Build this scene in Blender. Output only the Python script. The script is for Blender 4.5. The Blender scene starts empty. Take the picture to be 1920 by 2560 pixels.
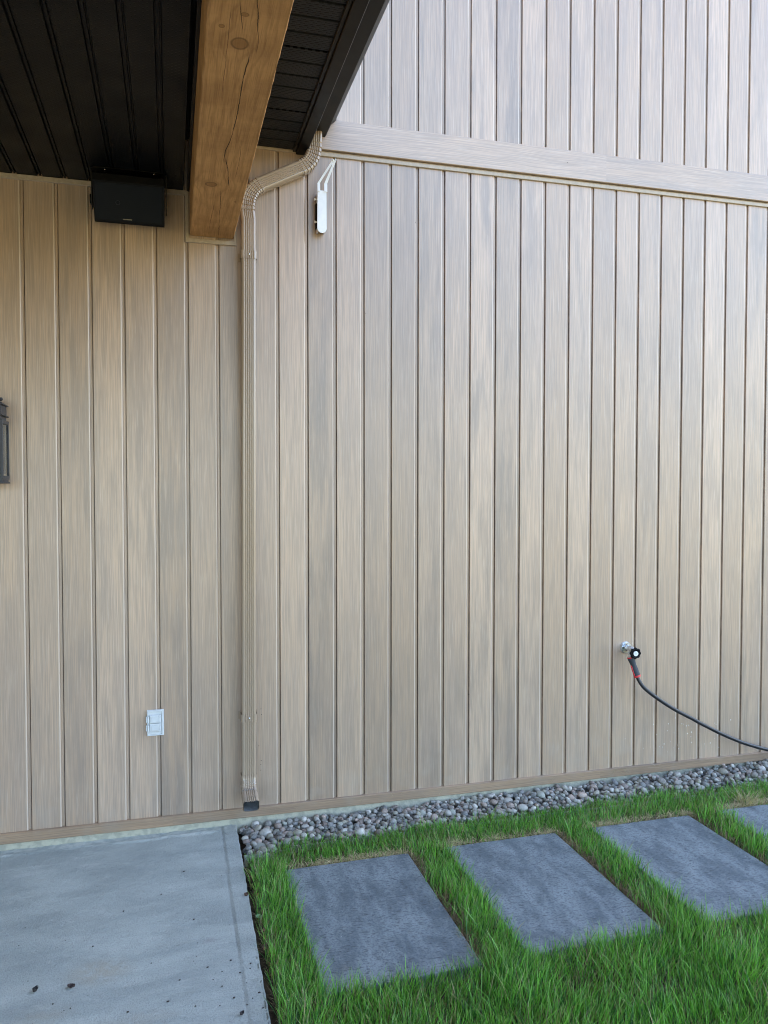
import bpy, math, random
import numpy as np
from math import radians, pi, sin, cos
from mathutils import Vector, Matrix
random.seed(7)
rng = np.random.default_rng(11)
C = bpy.context.scene.collection
S = bpy.context.scene

# ------------------------------------------------------------------ camera
YAW, PITCH, ROLL, F, D, H = 0.268404, -0.030833, 0.000364, 1944.93, 4.0802, 1.765
cd = bpy.data.cameras.new("camera"); cam = bpy.data.objects.new("camera", cd); C.objects.link(cam)
fw = Vector((sin(YAW)*cos(PITCH), cos(YAW)*cos(PITCH), sin(PITCH)))
rt = Vector((cos(YAW), -sin(YAW), 0)); up = rt.cross(fw)
r2 = rt*cos(ROLL)+up*sin(ROLL); u2 = -rt*sin(ROLL)+up*cos(ROLL)
M = Matrix((r2, u2, -fw)).transposed().to_4x4(); M.translation = Vector((0, -D, H))
cam.matrix_world = M
cd.sensor_fit = 'HORIZONTAL'; cd.sensor_width = 36; cd.lens = 36*F/1920
cd.clip_start = 0.05; cd.clip_end = 600
S.camera = cam

# ------------------------------------------------------------------ sky, sun, exposure
SUN_EL = radians(42); SUN_ROT = radians(50)      # sun stands behind the house: the whole wall is in open shade
w = bpy.data.worlds.new("World"); S.world = w; w.use_nodes = True
nt = w.node_tree
bg = nt.nodes['Background']; sky = nt.nodes.new('ShaderNodeTexSky')
sky.sky_type = 'NISHITA'; sky.sun_disc = False
sky.sun_elevation = SUN_EL; sky.sun_rotation = SUN_ROT
sky.air_density = 1.0; sky.dust_density = 2.0; sky.ozone_density = 1.0
nt.links.new(sky.outputs[0], bg.inputs[0]); bg.inputs[1].default_value = 0.15
sd = bpy.data.lights.new("sun", 'SUN'); sd.energy = 4.0; sd.angle = radians(0.5); sd.color = (1, .95, .86)
sun = bpy.data.objects.new("sun", sd); C.objects.link(sun)
sdir = Vector((sin(SUN_ROT)*cos(SUN_EL), cos(SUN_ROT)*cos(SUN_EL), sin(SUN_EL)))
sun.rotation_euler = (-sdir).to_track_quat('-Z', 'Y').to_euler(); sun.location = (0, 0, 20)
S.view_settings.view_transform = 'Standard'; S.view_settings.look = 'None'
S.view_settings.gamma = 1; S.view_settings.exposure = 2.86
S.cycles.max_bounces = 8; S.cycles.diffuse_bounces = 4
S.render.film_transparent = False
S.cycles.pixel_filter_type = 'BLACKMAN_HARRIS'; S.cycles.filter_width = 1.05

# ------------------------------------------------------------------ helpers
def tag(o, label=None, cat=None, group=None, kind=None):
    if label: o['label'] = label
    if cat: o['category'] = cat
    if group: o['group'] = group
    if kind: o['kind'] = kind
    return o
def empty(name, loc, **k):
    o = bpy.data.objects.new(name, None); C.objects.link(o); o.location = loc
    o.empty_display_size = .1
    return tag(o, **k)
class MB:
    def __init__(s): s.v = []; s.f = []; s.sm = []
    def add(s, vs, fs, smooth=False):
        b = len(s.v); s.v += [tuple(v) for v in vs]; s.f += [tuple(b+i for i in f) for f in fs]; s.sm += [smooth]*len(fs)
        return s
    def box(s, x0, x1, y0, y1, z0, z1, bev=0):
        if bev <= 0:
            vs = [(x, y, z) for x in (x0, x1) for y in (y0, y1) for z in (z0, z1)]
            return s.add(vs, [(0, 1, 3, 2), (4, 6, 7, 5), (0, 4, 5, 1), (2, 3, 7, 6), (0, 2, 6, 4), (1, 5, 7, 3)])
        b = bev; vs = []
        X = (x0, x1); Y = (y0, y1); Z = (z0, z1)
        idx = {}
        for i in (0, 1):
            for j in (0, 1):
                for k in (0, 1):
                    sx, sy, sz = (1-2*i)*b, (1-2*j)*b, (1-2*k)*b
                    for a, p in enumerate(((X[i], Y[j]+sy, Z[k]+sz), (X[i]+sx, Y[j], Z[k]+sz), (X[i]+sx, Y[j]+sy, Z[k]))):
                        idx[(i, j, k, a)] = len(vs); vs.append(p)
        fs = []
        q = lambda *t: [idx[u] for u in t]
        for i in (0, 1):
            fs.append(q((i, 0, 0, 0), (i, 0, 1, 0), (i, 1, 1, 0), (i, 1, 0, 0)))
            fs.append(q((0, i, 0, 1), (1, i, 0, 1), (1, i, 1, 1), (0, i, 1, 1)))
            fs.append(q((0, 0, i, 2), (0, 1, i, 2), (1, 1, i, 2), (1, 0, i, 2)))
            for j in (0, 1):
                fs.append(q((i, j, 0, 0), (i, j, 1, 0), (i, j, 1, 1), (i, j, 0, 1)))
                fs.append(q((i, 0, j, 0), (i, 1, j, 0), (i, 1, j, 2), (i, 0, j, 2)))
                fs.append(q((0, i, j, 1), (1, i, j, 1), (1, i, j, 2), (0, i, j, 2)))
                for k in (0, 1): fs.append(q((i, j, k, 0), (i, j, k, 1), (i, j, k, 2)))
        return s.add(vs, fs)
    def tube(s, pts, r, n=12, cap=True, smooth=True):
        pts = [Vector(p) for p in pts]; rs = r if hasattr(r, '__len__') else [r]*len(pts)
        vs = []; ref = None
        for i, p in enumerate(pts):
            t = (pts[min(i+1, len(pts)-1)]-pts[max(i-1, 0)]).normalized()
            if ref is None: ref = t.orthogonal().normalized()
            a = (ref-t*ref.dot(t)).normalized(); ref = a; b = t.cross(a)
            vs += [p+a*rs[i]*cos(2*pi*k/n)+b*rs[i]*sin(2*pi*k/n) for k in range(n)]
        fs = [(i*n+k, i*n+(k+1) % n, (i+1)*n+(k+1) % n, (i+1)*n+k) for i in range(len(pts)-1) for k in range(n)]
        s.add(vs, fs, smooth)
        if cap: s.add(vs[:n], [tuple(range(n))[::-1]]); s.add(vs[-n:], [tuple(range(n))])
        return s
    def sphere(s, c, r, n=14, m=8, sc=(1, 1, 1)):
        vs = [(c[0]+sc[0]*r*sin(pi*i/m)*cos(2*pi*k/n), c[1]+sc[1]*r*sin(pi*i/m)*sin(2*pi*k/n), c[2]+sc[2]*r*cos(pi*i/m)) for i in range(m+1) for k in range(n)]
        return s.add(vs, [(i*n+k, (i+1)*n+k, (i+1)*n+(k+1) % n, i*n+(k+1) % n) for i in range(m) for k in range(n)], True)
    def prism(s, prof, axis, a0, a1, smooth=False):
        # prof: closed 2-D outline; extruded along axis ('x': prof=(y,z), 'y': prof=(x,z), 'z': prof=(x,y))
        def P(q, a): return {'x': (a, q[0], q[1]), 'y': (q[0], a, q[1]), 'z': (q[0], q[1], a)}[axis]
        n = len(prof)
        s.add([P(q, a0) for q in prof]+[P(q, a1) for q in prof],
              [(i, (i+1) % n, n+(i+1) % n, n+i) for i in range(n)], smooth)
        s.add([P(q, a0) for q in prof], [tuple(range(n))]); s.add([P(q, a1) for q in prof], [tuple(range(n))[::-1]])
        return s
    def build(s, name, mat, parent=None):
        me = bpy.data.meshes.new(name); me.from_pydata([tuple(v) for v in s.v], [], s.f); me.validate(); 
        me.materials.append(mat)
        if len(me.polygons) == len(s.sm): me.polygons.foreach_set('use_smooth', s.sm)
        import bmesh
        bm = bmesh.new(); bm.from_mesh(me); bmesh.ops.recalc_face_normals(bm, faces=bm.faces); bm.to_mesh(me); bm.free()
        o = bpy.data.objects.new(name, me); C.objects.link(o)
        if parent:
            o.parent = parent; o.matrix_parent_inverse = Matrix.Translation(parent.location).inverted() if parent.type == 'EMPTY' else Matrix()
        return o
def np_mesh(name, V, Fq, mat, col=None, smooth=False, nper=None):
    """V (n,3); Fq list of (faces array (m,k))"""
    me = bpy.data.meshes.new(name)
    me.vertices.add(len(V)); me.vertices.foreach_set('co', np.ascontiguousarray(V, np.float32).ravel())
    tot = sum(f.size for f in Fq); npoly = sum(len(f) for f in Fq)
    me.loops.add(tot); me.polygons.add(npoly)
    me.loops.foreach_set('vertex_index', np.concatenate([f.ravel() for f in Fq]).astype(np.int32))
    ls = []; st = 0
    for f in Fq:
        ls.append(st+np.arange(len(f))*f.shape[1]); st += f.size
    me.polygons.foreach_set('loop_start', np.concatenate(ls).astype(np.int32))
    me.update(calc_edges=True)
    if smooth: me.polygons.foreach_set('use_smooth', np.ones(npoly, bool))
    if col is not None:
        a = me.attributes.new('tint', 'FLOAT_COLOR', 'POINT')
        a.data.foreach_set('color', np.ascontiguousarray(np.c_[col, np.ones(len(col))], np.float32).ravel())
    me.materials.append(mat)
    o = bpy.data.objects.new(name, me); C.objects.link(o); return o
def vnoise(x, y, seed=0):
    x = np.asarray(x, float); y = np.asarray(y, float)
    xi = np.floor(x).astype(np.int64); yi = np.floor(y).astype(np.int64); fx = x-xi; fy = y-yi
    def h(a, b):
        n = (a*374761393+b*668265263+seed*974711) & 0xffffffff
        n = ((n ^ (n >> 13))*1274126177) & 0xffffffff
        return ((n ^ (n >> 16)) & 0xffff)/65535.
    fx = fx*fx*(3-2*fx); fy = fy*fy*(3-2*fy)
    return (h(xi, yi)*(1-fx)+h(xi+1, yi)*fx)*(1-fy)+(h(xi, yi+1)*(1-fx)+h(xi+1, yi+1)*fx)*fy
def fbm(x, y, seed=0, o=4):
    t = 0; a = .5
    for k in range(o): t = t+a*vnoise(x*2**k, y*2**k, seed+k); a *= .5
    return t

# ------------------------------------------------------------------ node helpers
class NG:
    def __init__(s, name):
        s.m = bpy.data.materials.new(name); s.m.use_nodes = True; s.t = s.m.node_tree
        s.b = s.t.nodes['Principled BSDF']; s.tc = None
    def n(s, typ, **k):
        nd = s.t.nodes.new(typ)
        for a, v in k.items(): setattr(nd, a, v)
        return nd
    def L(s, a, b): s.t.links.new(a, b)
    def inp(s, sock, v):
        if isinstance(v, bpy.types.NodeSocket): s.L(v, sock)
        else: sock.default_value = v
    def math(s, op, a, b=0., c=0., clamp=False):
        nd = s.n('ShaderNodeMath', operation=op, use_clamp=clamp)
        s.inp(nd.inputs[0], a); s.inp(nd.inputs[1], b)
        if op in ('MULTIPLY_ADD', 'SMOOTH_MIN', 'SMOOTH_MAX'): s.inp(nd.inputs[2], c)
        return nd.outputs[0]
    def pos(s):
        if not s.tc: s.tc = s.n('ShaderNodeTexCoord').outputs['Object']
        return s.tc
    def xyz(s, v=None):
        nd = s.n('ShaderNodeSeparateXYZ'); s.L(v or s.pos(), nd.inputs[0]); return nd.outputs
    def comb(s, x, y, z):
        nd = s.n('ShaderNodeCombineXYZ')
        for i, v in enumerate((x, y, z)): s.inp(nd.inputs[i], v)
        return nd.outputs[0]
    def scale(s, v, sc):
        nd = s.n('ShaderNodeVectorMath', operation='MULTIPLY'); s.L(v, nd.inputs[0]); nd.inputs[1].default_value = sc
        return nd.outputs[0]
    def noise(s, v, scale=1., detail=3., rough=.55, dist=0.):
        nd = s.n('ShaderNodeTexNoise'); s.L(v, nd.inputs['Vector'])
        nd.inputs['Scale'].default_value = scale; nd.inputs['Detail'].default_value = detail
        nd.inputs['Roughness'].default_value = rough; nd.inputs['Distortion'].default_value = dist
        return nd.outputs['Fac']
    def vor(s, v, scale=1., feat='F1', rnd=1.):
        nd = s.n('ShaderNodeTexVoronoi', feature=feat); s.L(v, nd.inputs['Vector']); nd.inputs['Scale'].default_value = scale
        nd.inputs['Randomness'].default_value = rnd
        return nd.outputs['Distance']
    def ramp(s, f, a, b, lo=0., hi=1.):
        nd = s.n('ShaderNodeMapRange'); nd.interpolation_type = 'SMOOTHSTEP'
        s.inp(nd.inputs[0], f)
        for i, v in enumerate((a, b, lo, hi)): nd.inputs[i+1].default_value = v
        return nd.outputs[0]
    def mix(s, f, a, b, mode='MIX'):
        nd = s.n('ShaderNodeMix', data_type='RGBA', blend_type=mode, clamp_factor=True)
        s.inp(nd.inputs[0], f)
        for i, v in ((6, a), (7, b)):
            if isinstance(v, tuple): v = (*v[:3], 1)
            s.inp(nd.inputs[i], v)
        return nd.outputs[2]
    def bump(s, h, strength=.3, dist=.002, prev=None):
        nd = s.n('ShaderNodeBump'); s.inp(nd.inputs['Height'], h)
        nd.inputs['Strength'].default_value = strength; nd.inputs['Distance'].default_value = dist
        if prev: s.L(prev, nd.inputs['Normal'])
        s.L(nd.outputs[0], s.b.inputs['Normal']); return nd.outputs[0]
    def out(s, col=None, rough=None, metal=None, spec=None, coat=None):
        for nm, v in (('Base Color', col), ('Roughness', rough), ('Metallic', metal), ('Specular IOR Level', spec), ('Coat Weight', coat)):
            if v is None: continue
            if isinstance(v, tuple): v = (*v[:3], 1)
            s.inp(s.b.inputs[nm], v)
        return s.m
def lin(r, g, b):
    f = lambda c: ((c/255+.055)/1.055)**2.4 if c > 10 else c/255/12.92
    return (f(r), f(g), f(b))
def simple(name, col, rough=.5, metal=0., spec=.5, var=.12, scale=30, bump=0.):
    g = NG(name); nz = g.noise(g.pos(), scale, 4)
    c = g.mix(g.ramp(nz, .3, .7), tuple(c*(1-var) for c in col), tuple(min(1, c*(1+var)) for c in col))
    g.out(c, g.ramp(nz, .2, .8, rough*.85, min(1, rough*1.15)), metal, spec)
    if bump: g.bump(g.noise(g.pos(), scale*6, 3), bump, .001)
    return g.m

# ------------------------------------------------------------------ materials
P = 0.1524; X0 = -0.6655
def siding_mat(name, horizontal=False, tone=1.):
    g = NG(name); x, y, z = g.xyz()
    if horizontal:
        u, v = z, x; idn = g.math('FLOOR', g.math('DIVIDE', x, 2.45)); wid = g.math('MULTIPLY', idn, 3.1)
    else:
        u, v = x, z
        idn = g.math('FLOOR', g.math('DIVIDE', g.math('SUBTRACT', x, X0), P)); wid = idn
    wn = g.n('ShaderNodeTexWhiteNoise', noise_dimensions='1D'); g.L(idn, wn.inputs['W'])
    rv = wn.outputs['Value']; rc = g.xyz(wn.outputs['Color'])
    off = g.math('MULTIPLY', rv, 37.); vo = g.math('ADD', v, off)
    wob = g.math('MULTIPLY', g.math('SUBTRACT', g.noise(g.comb(u, 0., vo), 2.0, 2), .5), .018)
    uw = g.math('ADD', g.math('ADD', u, wob), off)
    def nz(su, sv, det, sh=0.): return g.noise(g.comb(g.math('MULTIPLY', uw, su), sh, g.math('MULTIPLY', vo, sv)), 1., det, .6)
    blot = nz(16, 1.5, 6); big = nz(7, .8, 2, 5.); st = nz(210, 2.6, 4, 9.); fine = nz(520, 5, 2, 13.); lite = nz(330, 5, 3, 17.)
    warm = g.mix(rc[0], (.434, .288, .180), (.510, .350, .232))
    grey = (.252, .180, .130)
    amt = g.math('MULTIPLY', g.ramp(blot, .42, .66), g.math('MULTIPLY_ADD', rc[1], 1.05, .02), clamp=True)
    c = g.mix(amt, warm, grey)
    c = g.mix(g.math('MULTIPLY', g.ramp(big, .45, .66), .40), c, (.32, .23, .175))
    c = g.mix(g.math('MULTIPLY', g.ramp(st, .44, .58), .50), c, (.22, .165, .122))
    c = g.mix(g.math('MULTIPLY', g.ramp(lite, .54, .66), .46), c, (.58, .46, .35))
    c = g.mix(g.math('MULTIPLY', g.ramp(fine, .38, .62), .34), c, (.20, .155, .12))
    tv = g.math('MULTIPLY_ADD', rc[2], .26, .86); c = g.mix(1., c, g.comb(tv, tv, tv), 'MULTIPLY')
    if not horizontal:   # edge highlight painted into the colour as a pale stripe per plank
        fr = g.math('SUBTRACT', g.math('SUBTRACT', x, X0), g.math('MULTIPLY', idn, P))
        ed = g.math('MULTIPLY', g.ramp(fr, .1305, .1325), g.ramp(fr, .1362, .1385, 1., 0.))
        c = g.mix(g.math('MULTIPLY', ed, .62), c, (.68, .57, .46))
    # scuffs and dust near the ground line
    dust = g.math('MULTIPLY', g.ramp(z, .45, .08), g.ramp(g.noise(g.pos(), 9, 4), .45, .7))
    c = g.mix(g.math('MULTIPLY', dust, .35), c, (.36, .30, .24))
    if tone != 1: c = g.mix(1., c, (tone*1.02, tone, tone*.95), 'MULTIPLY')
    g.out(c, g.ramp(st, .3, .7, .36, .50), spec=.8 if tone == 1 else .35, coat=.95 if tone == 1 else .1); g.b.inputs['Coat Roughness'].default_value = .38
    g.bump(g.math('ADD', st, fine), .25, .0008)
    return g.m
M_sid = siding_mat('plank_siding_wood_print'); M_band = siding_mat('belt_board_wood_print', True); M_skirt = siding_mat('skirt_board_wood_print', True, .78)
M_found = (lambda g: (g.out(g.mix(g.ramp(g.noise(g.pos(), 28, 5), .42, .62), (.47, .45, .35), (.36, .35, .28)), .85),
                      g.bump(g.noise(g.pos(), 90, 4), .6, .004))[0])(NG('foundation_parge'))
M_trim = simple('trim_paint_greige', (.40, .325, .24), .42, var=.10, scale=60)
M_spout = simple('downspout_beige_paint', (.36, .275, .195), .24, spec=.9, var=.015, scale=3)
M_blackmetal = simple('black_painted_aluminium', (.004, .004, .004), .38, spec=.18, var=.2, scale=14)
M_gut = simple('gutter_charcoal_paint', (.007, .009, .013), .40, spec=.25, var=.2, scale=9)
M_bracket = simple('white_powder_coat', (.80, .82, .84), .4, var=.03)
M_lining = simple('spout_dark_lining', (.15, .155, .16), .5, var=.3)
M_screw = simple('zinc_screw', (.75, .75, .74), .25, 1., var=.1)
M_galv = simple('galvanised_steel', (.62, .64, .64), .32, .9, var=.25, scale=60, bump=.1)
M_blackpl = simple('black_plastic', (.0028, .003, .0035), .55, spec=.2, var=.2)
M_lant = simple('lantern_grey_metal', (.035, .037, .045), .45, .3, var=.2)
M_outlet = simple('outlet_grey_plastic', (.60, .62, .62), .45, var=.04)
M_red = simple('red_plastic', (.62, .03, .04), .4, var=.05)
M_grip = simple('grip_rubber', (.030, .036, .045), .6, var=.15)
M_hose = simple('hose_rubber', (.012, .013, .018), .38, spec=.6, var=.2)
M_white = simple('white_disc', (.82, .82, .80), .4, var=.04)
M_edge = simple('edging_zinc', (.50, .52, .52), .4, .8, var=.3, scale=40)
M_roof = simple('roof_shingle', (.05, .05, .052), .9, var=.3, scale=20)

def soffit_mat(name, along_y=True, base=(.012, .012, .012), r0=.30):
    g = NG(name); x, y, z = g.xyz()
    a, b = (x, y) if along_y else (y, x)      # a across panel, b along
    # staggered perforations
    ia = g.math('DIVIDE', a, .0125); row = g.math('FLOOR', ia)
    fa = g.math('SUBTRACT', g.math('SUBTRACT', ia, row), .5)
    stag = g.math('MULTIPLY', g.math('MODULO', g.math('ABSOLUTE', row), 2.), .5)
    ib = g.math('ADD', g.math('DIVIDE', b, .021 if along_y else .030), stag); fb = g.math('SUBTRACT', g.math('FRACT', ib), .5)
    if along_y: d = g.math('ADD', g.math('POWER', g.math('ABSOLUTE', g.math('MULTIPLY', fa, .0125)), 2.), g.math('POWER', g.math('ABSOLUTE', g.math('MULTIPLY', fb, .021)), 2.)); hole = g.ramp(d, 3.e-6, 9.e-6, 1., 0.)
    else: hole = g.math('MULTIPLY', g.ramp(g.math('ABSOLUTE', fa), .12, .22, 1., 0.), g.ramp(g.math('ABSOLUTE', fb), .26, .34, 1., 0.))
    c = g.mix(hole, base, (.0006, .0006, .0006))
    nz = g.noise(g.pos(), 5, 3)
    g.out(c, g.ramp(nz, .3, .7, r0, r0*1.3), spec=.12)
    g.bump(g.math('MULTIPLY', hole, -1.), .7, .0015, None)
    return g.m
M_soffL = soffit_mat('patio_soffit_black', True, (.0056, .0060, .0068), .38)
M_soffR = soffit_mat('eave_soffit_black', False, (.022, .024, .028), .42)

def beam_mat():
    g = NG('rough_sawn_cedar'); x, y, z = g.xyz()
    # grain lines bend around knots
    K = [(.202, -1.789, .027, .022), (.176, -.713, .022, .021), (.147, -1.862, .008, .007), (.204, -1.931, .008, .010), (.290, -.537, .008, .004)]
    warp = 0.; kn = 0.; ring = 0.
    for kx, ky, a, b in K:
        dx = g.math('SUBTRACT', x, kx); dy = g.math('SUBTRACT', y, ky)
        dd = g.math('SQRT', g.math('ADD', g.math('POWER', g.math('ABSOLUTE', g.math('DIVIDE', dx, b)), 2.), g.math('POWER', g.math('ABSOLUTE', g.math('DIVIDE', dy, a)), 2.)))
        e = g.math('EXPONENT', g.math('MULTIPLY', dd, -.55))
        warp = g.math('ADD', warp, g.math('MULTIPLY', e, g.math('MULTIPLY', dx, 2.2)))
        kn = g.math('MAXIMUM', kn, g.ramp(dd, .75, 1.1, 1., 0.)); ring = g.math('MAXIMUM', ring, g.math('MULTIPLY', g.ramp(dd, .8, 1., 0., 1.), g.ramp(dd, 1.05, 1.3, 1., 0.)))
    xx = g.math('SUBTRACT', x, warp)
    big = g.noise(g.comb(g.math('MULTIPLY', xx, 5.), g.math('MULTIPLY', y, 1.3), z), 1., 4)
    ph = g.math('ADD', g.math('MULTIPLY', xx, 85.), g.math('MULTIPLY', big, 11.))
    rings = g.math('MULTIPLY_ADD', g.math('SINE', g.math('MULTIPLY', ph, 2.2)), .5, .5)
    fine = g.noise(g.comb(g.math('MULTIPLY', x, 260.), g.math('MULTIPLY', y, 7.), g.math('MULTIPLY', z, 200.)), 1., 4)
    saw = g.noise(g.comb(g.math('MULTIPLY', x, 30.), g.math('MULTIPLY', y, 150.), g.math('MULTIPLY', z, 30.)), 1., 3)
    blot = g.noise(g.pos(), 7, 4)
    c = g.mix(g.ramp(blot, .35, .7), (.60, .325, .128), (.45, .235, .088))
    c = g.mix(g.math('MULTIPLY', g.ramp(rings, .55, 1.), .26), c, (.24, .11, .036))
    c = g.mix(g.math('MULTIPLY', g.ramp(fine, .45, .7), .45), c, (.21, .095, .032))
    c = g.mix(g.math('MULTIPLY', kn, .6), c, (.26, .115, .035)); c = g.mix(g.math('MULTIPLY', ring, .6), c, (.07, .03, .012))
    # drying checks
    crack = 0.
    CR = [([(-2.15, .222), (-2.0, .229), (-1.943, .238), (-1.868, .244), (-1.807, .254), (-1.74, .252)], .0016),
          ([(-1.75, .236), (-1.654, .231), (-1.54, .228), (-1.449, .231), (-1.332, .229), (-1.185, .224), (-1.061, .212), (-.975, .212), (-.93, .214)], .0022),
          ([(-1.0, .214), (-.977, .218), (-.868, .234), (-.723, .247), (-.70, .240)], .0024),
          ([(-.66, .216), (-.636, .221), (-.437, .229), (-.075, .245), (-.03, .246)], .0016),
          ([(-2.0, .186), (-1.961, .190), (-1.90, .198), (-1.824, .207)], .0011), ([(-1.95, .165), (-1.6, .172), (-1.45, .170)], .0007), ([(-1.2, .262), (-.95, .270), (-.8, .268)], .0008), ([(-.5, .20), (-.2, .195), (-.1, .2)], .0009)]
    for k, (pl, wd) in enumerate(CR):
        px = pl[0][1]
        for (ya, xa), (yb, xb) in zip(pl[:-1], pl[1:]):
            mr = g.n('ShaderNodeMapRange'); g.L(y, mr.inputs[0]); mr.inputs[1].default_value = ya; mr.inputs[2].default_value = yb; mr.inputs[3].default_value = 0; mr.inputs[4].default_value = xb-xa
            px = g.math('ADD', px, mr.outputs[0])
        n1 = g.noise(g.comb(k*3.7, g.math('MULTIPLY', y, 11.), 1.), 1., 5, .65)
        px = g.math('ADD', px, g.math('MULTIPLY', g.math('SUBTRACT', n1, .5), .012))
        dl = g.math('ABSOLUTE', g.math('SUBTRACT', x, px)); y0, y1 = pl[0][0], pl[-1][0]
        m = g.math('MULTIPLY', g.ramp(y, y0, y0+.05), g.ramp(y, y1-.05, y1, 1., 0.))
        wv = g.ramp(g.noise(g.comb(k*5.1, g.math('MULTIPLY', y, 8.), 0.), 1., 2), .30, .6, .35, 1.)
        crack = g.math('MAXIMUM', crack, g.math('MULTIPLY', g.ramp(g.math('DIVIDE', dl, wv), wd*.45, wd*1.1, 1., 0.), m))
    c = g.mix(g.math('MULTIPLY', crack, .93), c, (.012, .006, .003))
    g.out(c, .75, spec=.3)
    h = g.math('ADD', g.math('MULTIPLY', saw, 1.2), g.math('ADD', g.math('MULTIPLY', fine, .8), g.math('MULTIPLY', crack, -3.)))
    g.bump(g.math('ADD', h, g.math('MULTIPLY', rings, .35)), .55, .0018)
    return g.m
M_beam = beam_mat()

def slab_mat():
    g = NG('broom_finished_concrete'); x, y, z = g.xyz()
    n1 = g.noise(g.comb(g.math('MULTIPLY', x, 1.0), g.math('MULTIPLY', y, 2.6), 0.), 2.3, 6, .6, .4); n2 = g.noise(g.pos(), 26, 5, .6); n3 = g.noise(g.pos(), 160, 3)
    c = g.mix(g.ramp(n1, .32, .68), (.295, .330, .315), (.415, .450, .420))
    c = g.mix(g.math('MULTIPLY', g.ramp(n2, .52, .75), .28), c, (.29, .285, .27))
    c = g.mix(g.math('MULTIPLY', g.ramp(n3, .50, .66), .42), c, (.21, .225, .215)); c = g.mix(g.math('MULTIPLY', g.ramp(n2, .30, .44, 1., 0.), .30), c, (.46, .475, .45))
    # pale laitance swirls
    sw = g.noise(g.comb(g.math('MULTIPLY', x, 2.), g.math('MULTIPLY', y, 4.5), 0.), 2.6, 7, .7, 1.6)
    c = g.mix(g.math('MULTIPLY', g.ramp(sw, .56, .70), .40), c, (.50, .515, .49))
    # rusty stain
    for sx, sy, rx, ry, k, colr in ((-.26, -1.12, .15, .10, .5, (.36, .31, .22)), (-.42, -1.32, .12, .07, .35, (.34, .30, .22)), (.135, -1.03, .035, .03, .45, (.22, .20, .19)), (-.12, -1.42, .18, .05, .3, (.36, .32, .25))):
        dd = g.math('ADD', g.math('POWER', g.math('ABSOLUTE', g.math('DIVIDE', g.math('SUBTRACT', x, sx), rx)), 2.), g.math('POWER', g.math('ABSOLUTE', g.math('DIVIDE', g.math('SUBTRACT', y, sy), ry)), 2.))
        c = g.mix(g.math('MULTIPLY', g.math('MULTIPLY', g.ramp(g.math('ADD', dd, g.math('MULTIPLY', n2, .9)), .3, 1.5, 1., 0.), k), g.ramp(n2, .3, .6)), c, colr)
    # white efflorescence along the wall
    ef = g.math('MULTIPLY', g.ramp(g.math('ADD', y, g.math('MULTIPLY', g.math('SUBTRACT', n1, .5), .12)), -.075, -.03), g.ramp(n2, .35, .6))
    c = g.mix(g.math('MULTIPLY', ef, .55), c, (.62, .62, .56))
    sp = g.vor(g.pos(), 38); c = g.mix(g.math('MULTIPLY', g.ramp(sp, .05, .10, 1., 0.), g.ramp(g.noise(g.pos(), 5, 2), .5, .62, 0., .7)), c, (.08, .075, .07))
    g.out(c, g.ramp(n1, .3, .7, .62, .8), spec=.35)
    mask = g.ramp(g.noise(g.pos(), 2.4, 2), .45, .6)
    br = g.noise(g.comb(g.math('ADD', g.math('MULTIPLY', x, 260.), g.math('MULTIPLY', n1, 60.)), g.math('MULTIPLY', y, 22.), 0.), 1., 2)
    h = g.math('ADD', g.math('MULTIPLY', g.math('MULTIPLY', br, mask), .8), g.math('ADD', g.math('MULTIPLY', n2, 1.0), g.math('MULTIPLY', n3, .9)))
    g.bump(h, .8, .0034)
    return g.m
M_slab = slab_mat()
def paver_mat():
    g = NG('slate_concrete_paver'); oi = g.n('ShaderNodeObjectInfo'); x, y, z = g.xyz()
    r = oi.outputs['Random']; ox = g.math('MULTIPLY', r, 50.)
    v = g.comb(g.math('ADD', x, ox), y, z); vs = g.comb(g.math('ADD', g.math('MULTIPLY', x, 2.4), ox), y, z)
    n1 = g.noise(vs, 4.2, 7, .68, .3); n2 = g.noise(v, 26, 7, .72); n3 = g.noise(v, 120, 4, .7); n4 = g.noise(g.comb(g.math('ADD', g.math('MULTIPLY', x, 35.), ox), g.math('MULTIPLY', y, 110.), 0.), 1., 3)
    c = g.mix(g.ramp(n1, .34, .66), (.100, .126, .138), (.225, .264, .272))
    c = g.mix(g.math('MULTIPLY', g.ramp(n2, .48, .66), .42), c, (.25, .285, .30))
    c = g.mix(g.math('MULTIPLY', g.ramp(n3, .50, .60), .6), c, (.055, .07, .10))
    c = g.mix(g.math('MULTIPLY', g.ramp(n4, .55, .64), .6), c, (.045, .048, .058))
    sp = g.vor(v, 30); c = g.mix(g.ramp(sp, .035, .055, .75, 0.), c, (.03, .03, .033))
    sw = g.vor(v, 11.); c = g.mix(g.ramp(sw, .018, .026, .9, 0.), c, (.55, .56, .56))
    st = g.noise(v, 4.2, 4); c = g.mix(g.ramp(st, .66, .76, 0., .35), c, (.14, .12, .09))
    g.out(c, g.ramp(n2, .3, .7, .55, .75), spec=.4)
    g.bump(g.math('ADD', n3, g.math('MULTIPLY', n2, .8)), .45, .002)
    return g.m
M_pav = paver_mat()
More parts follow.
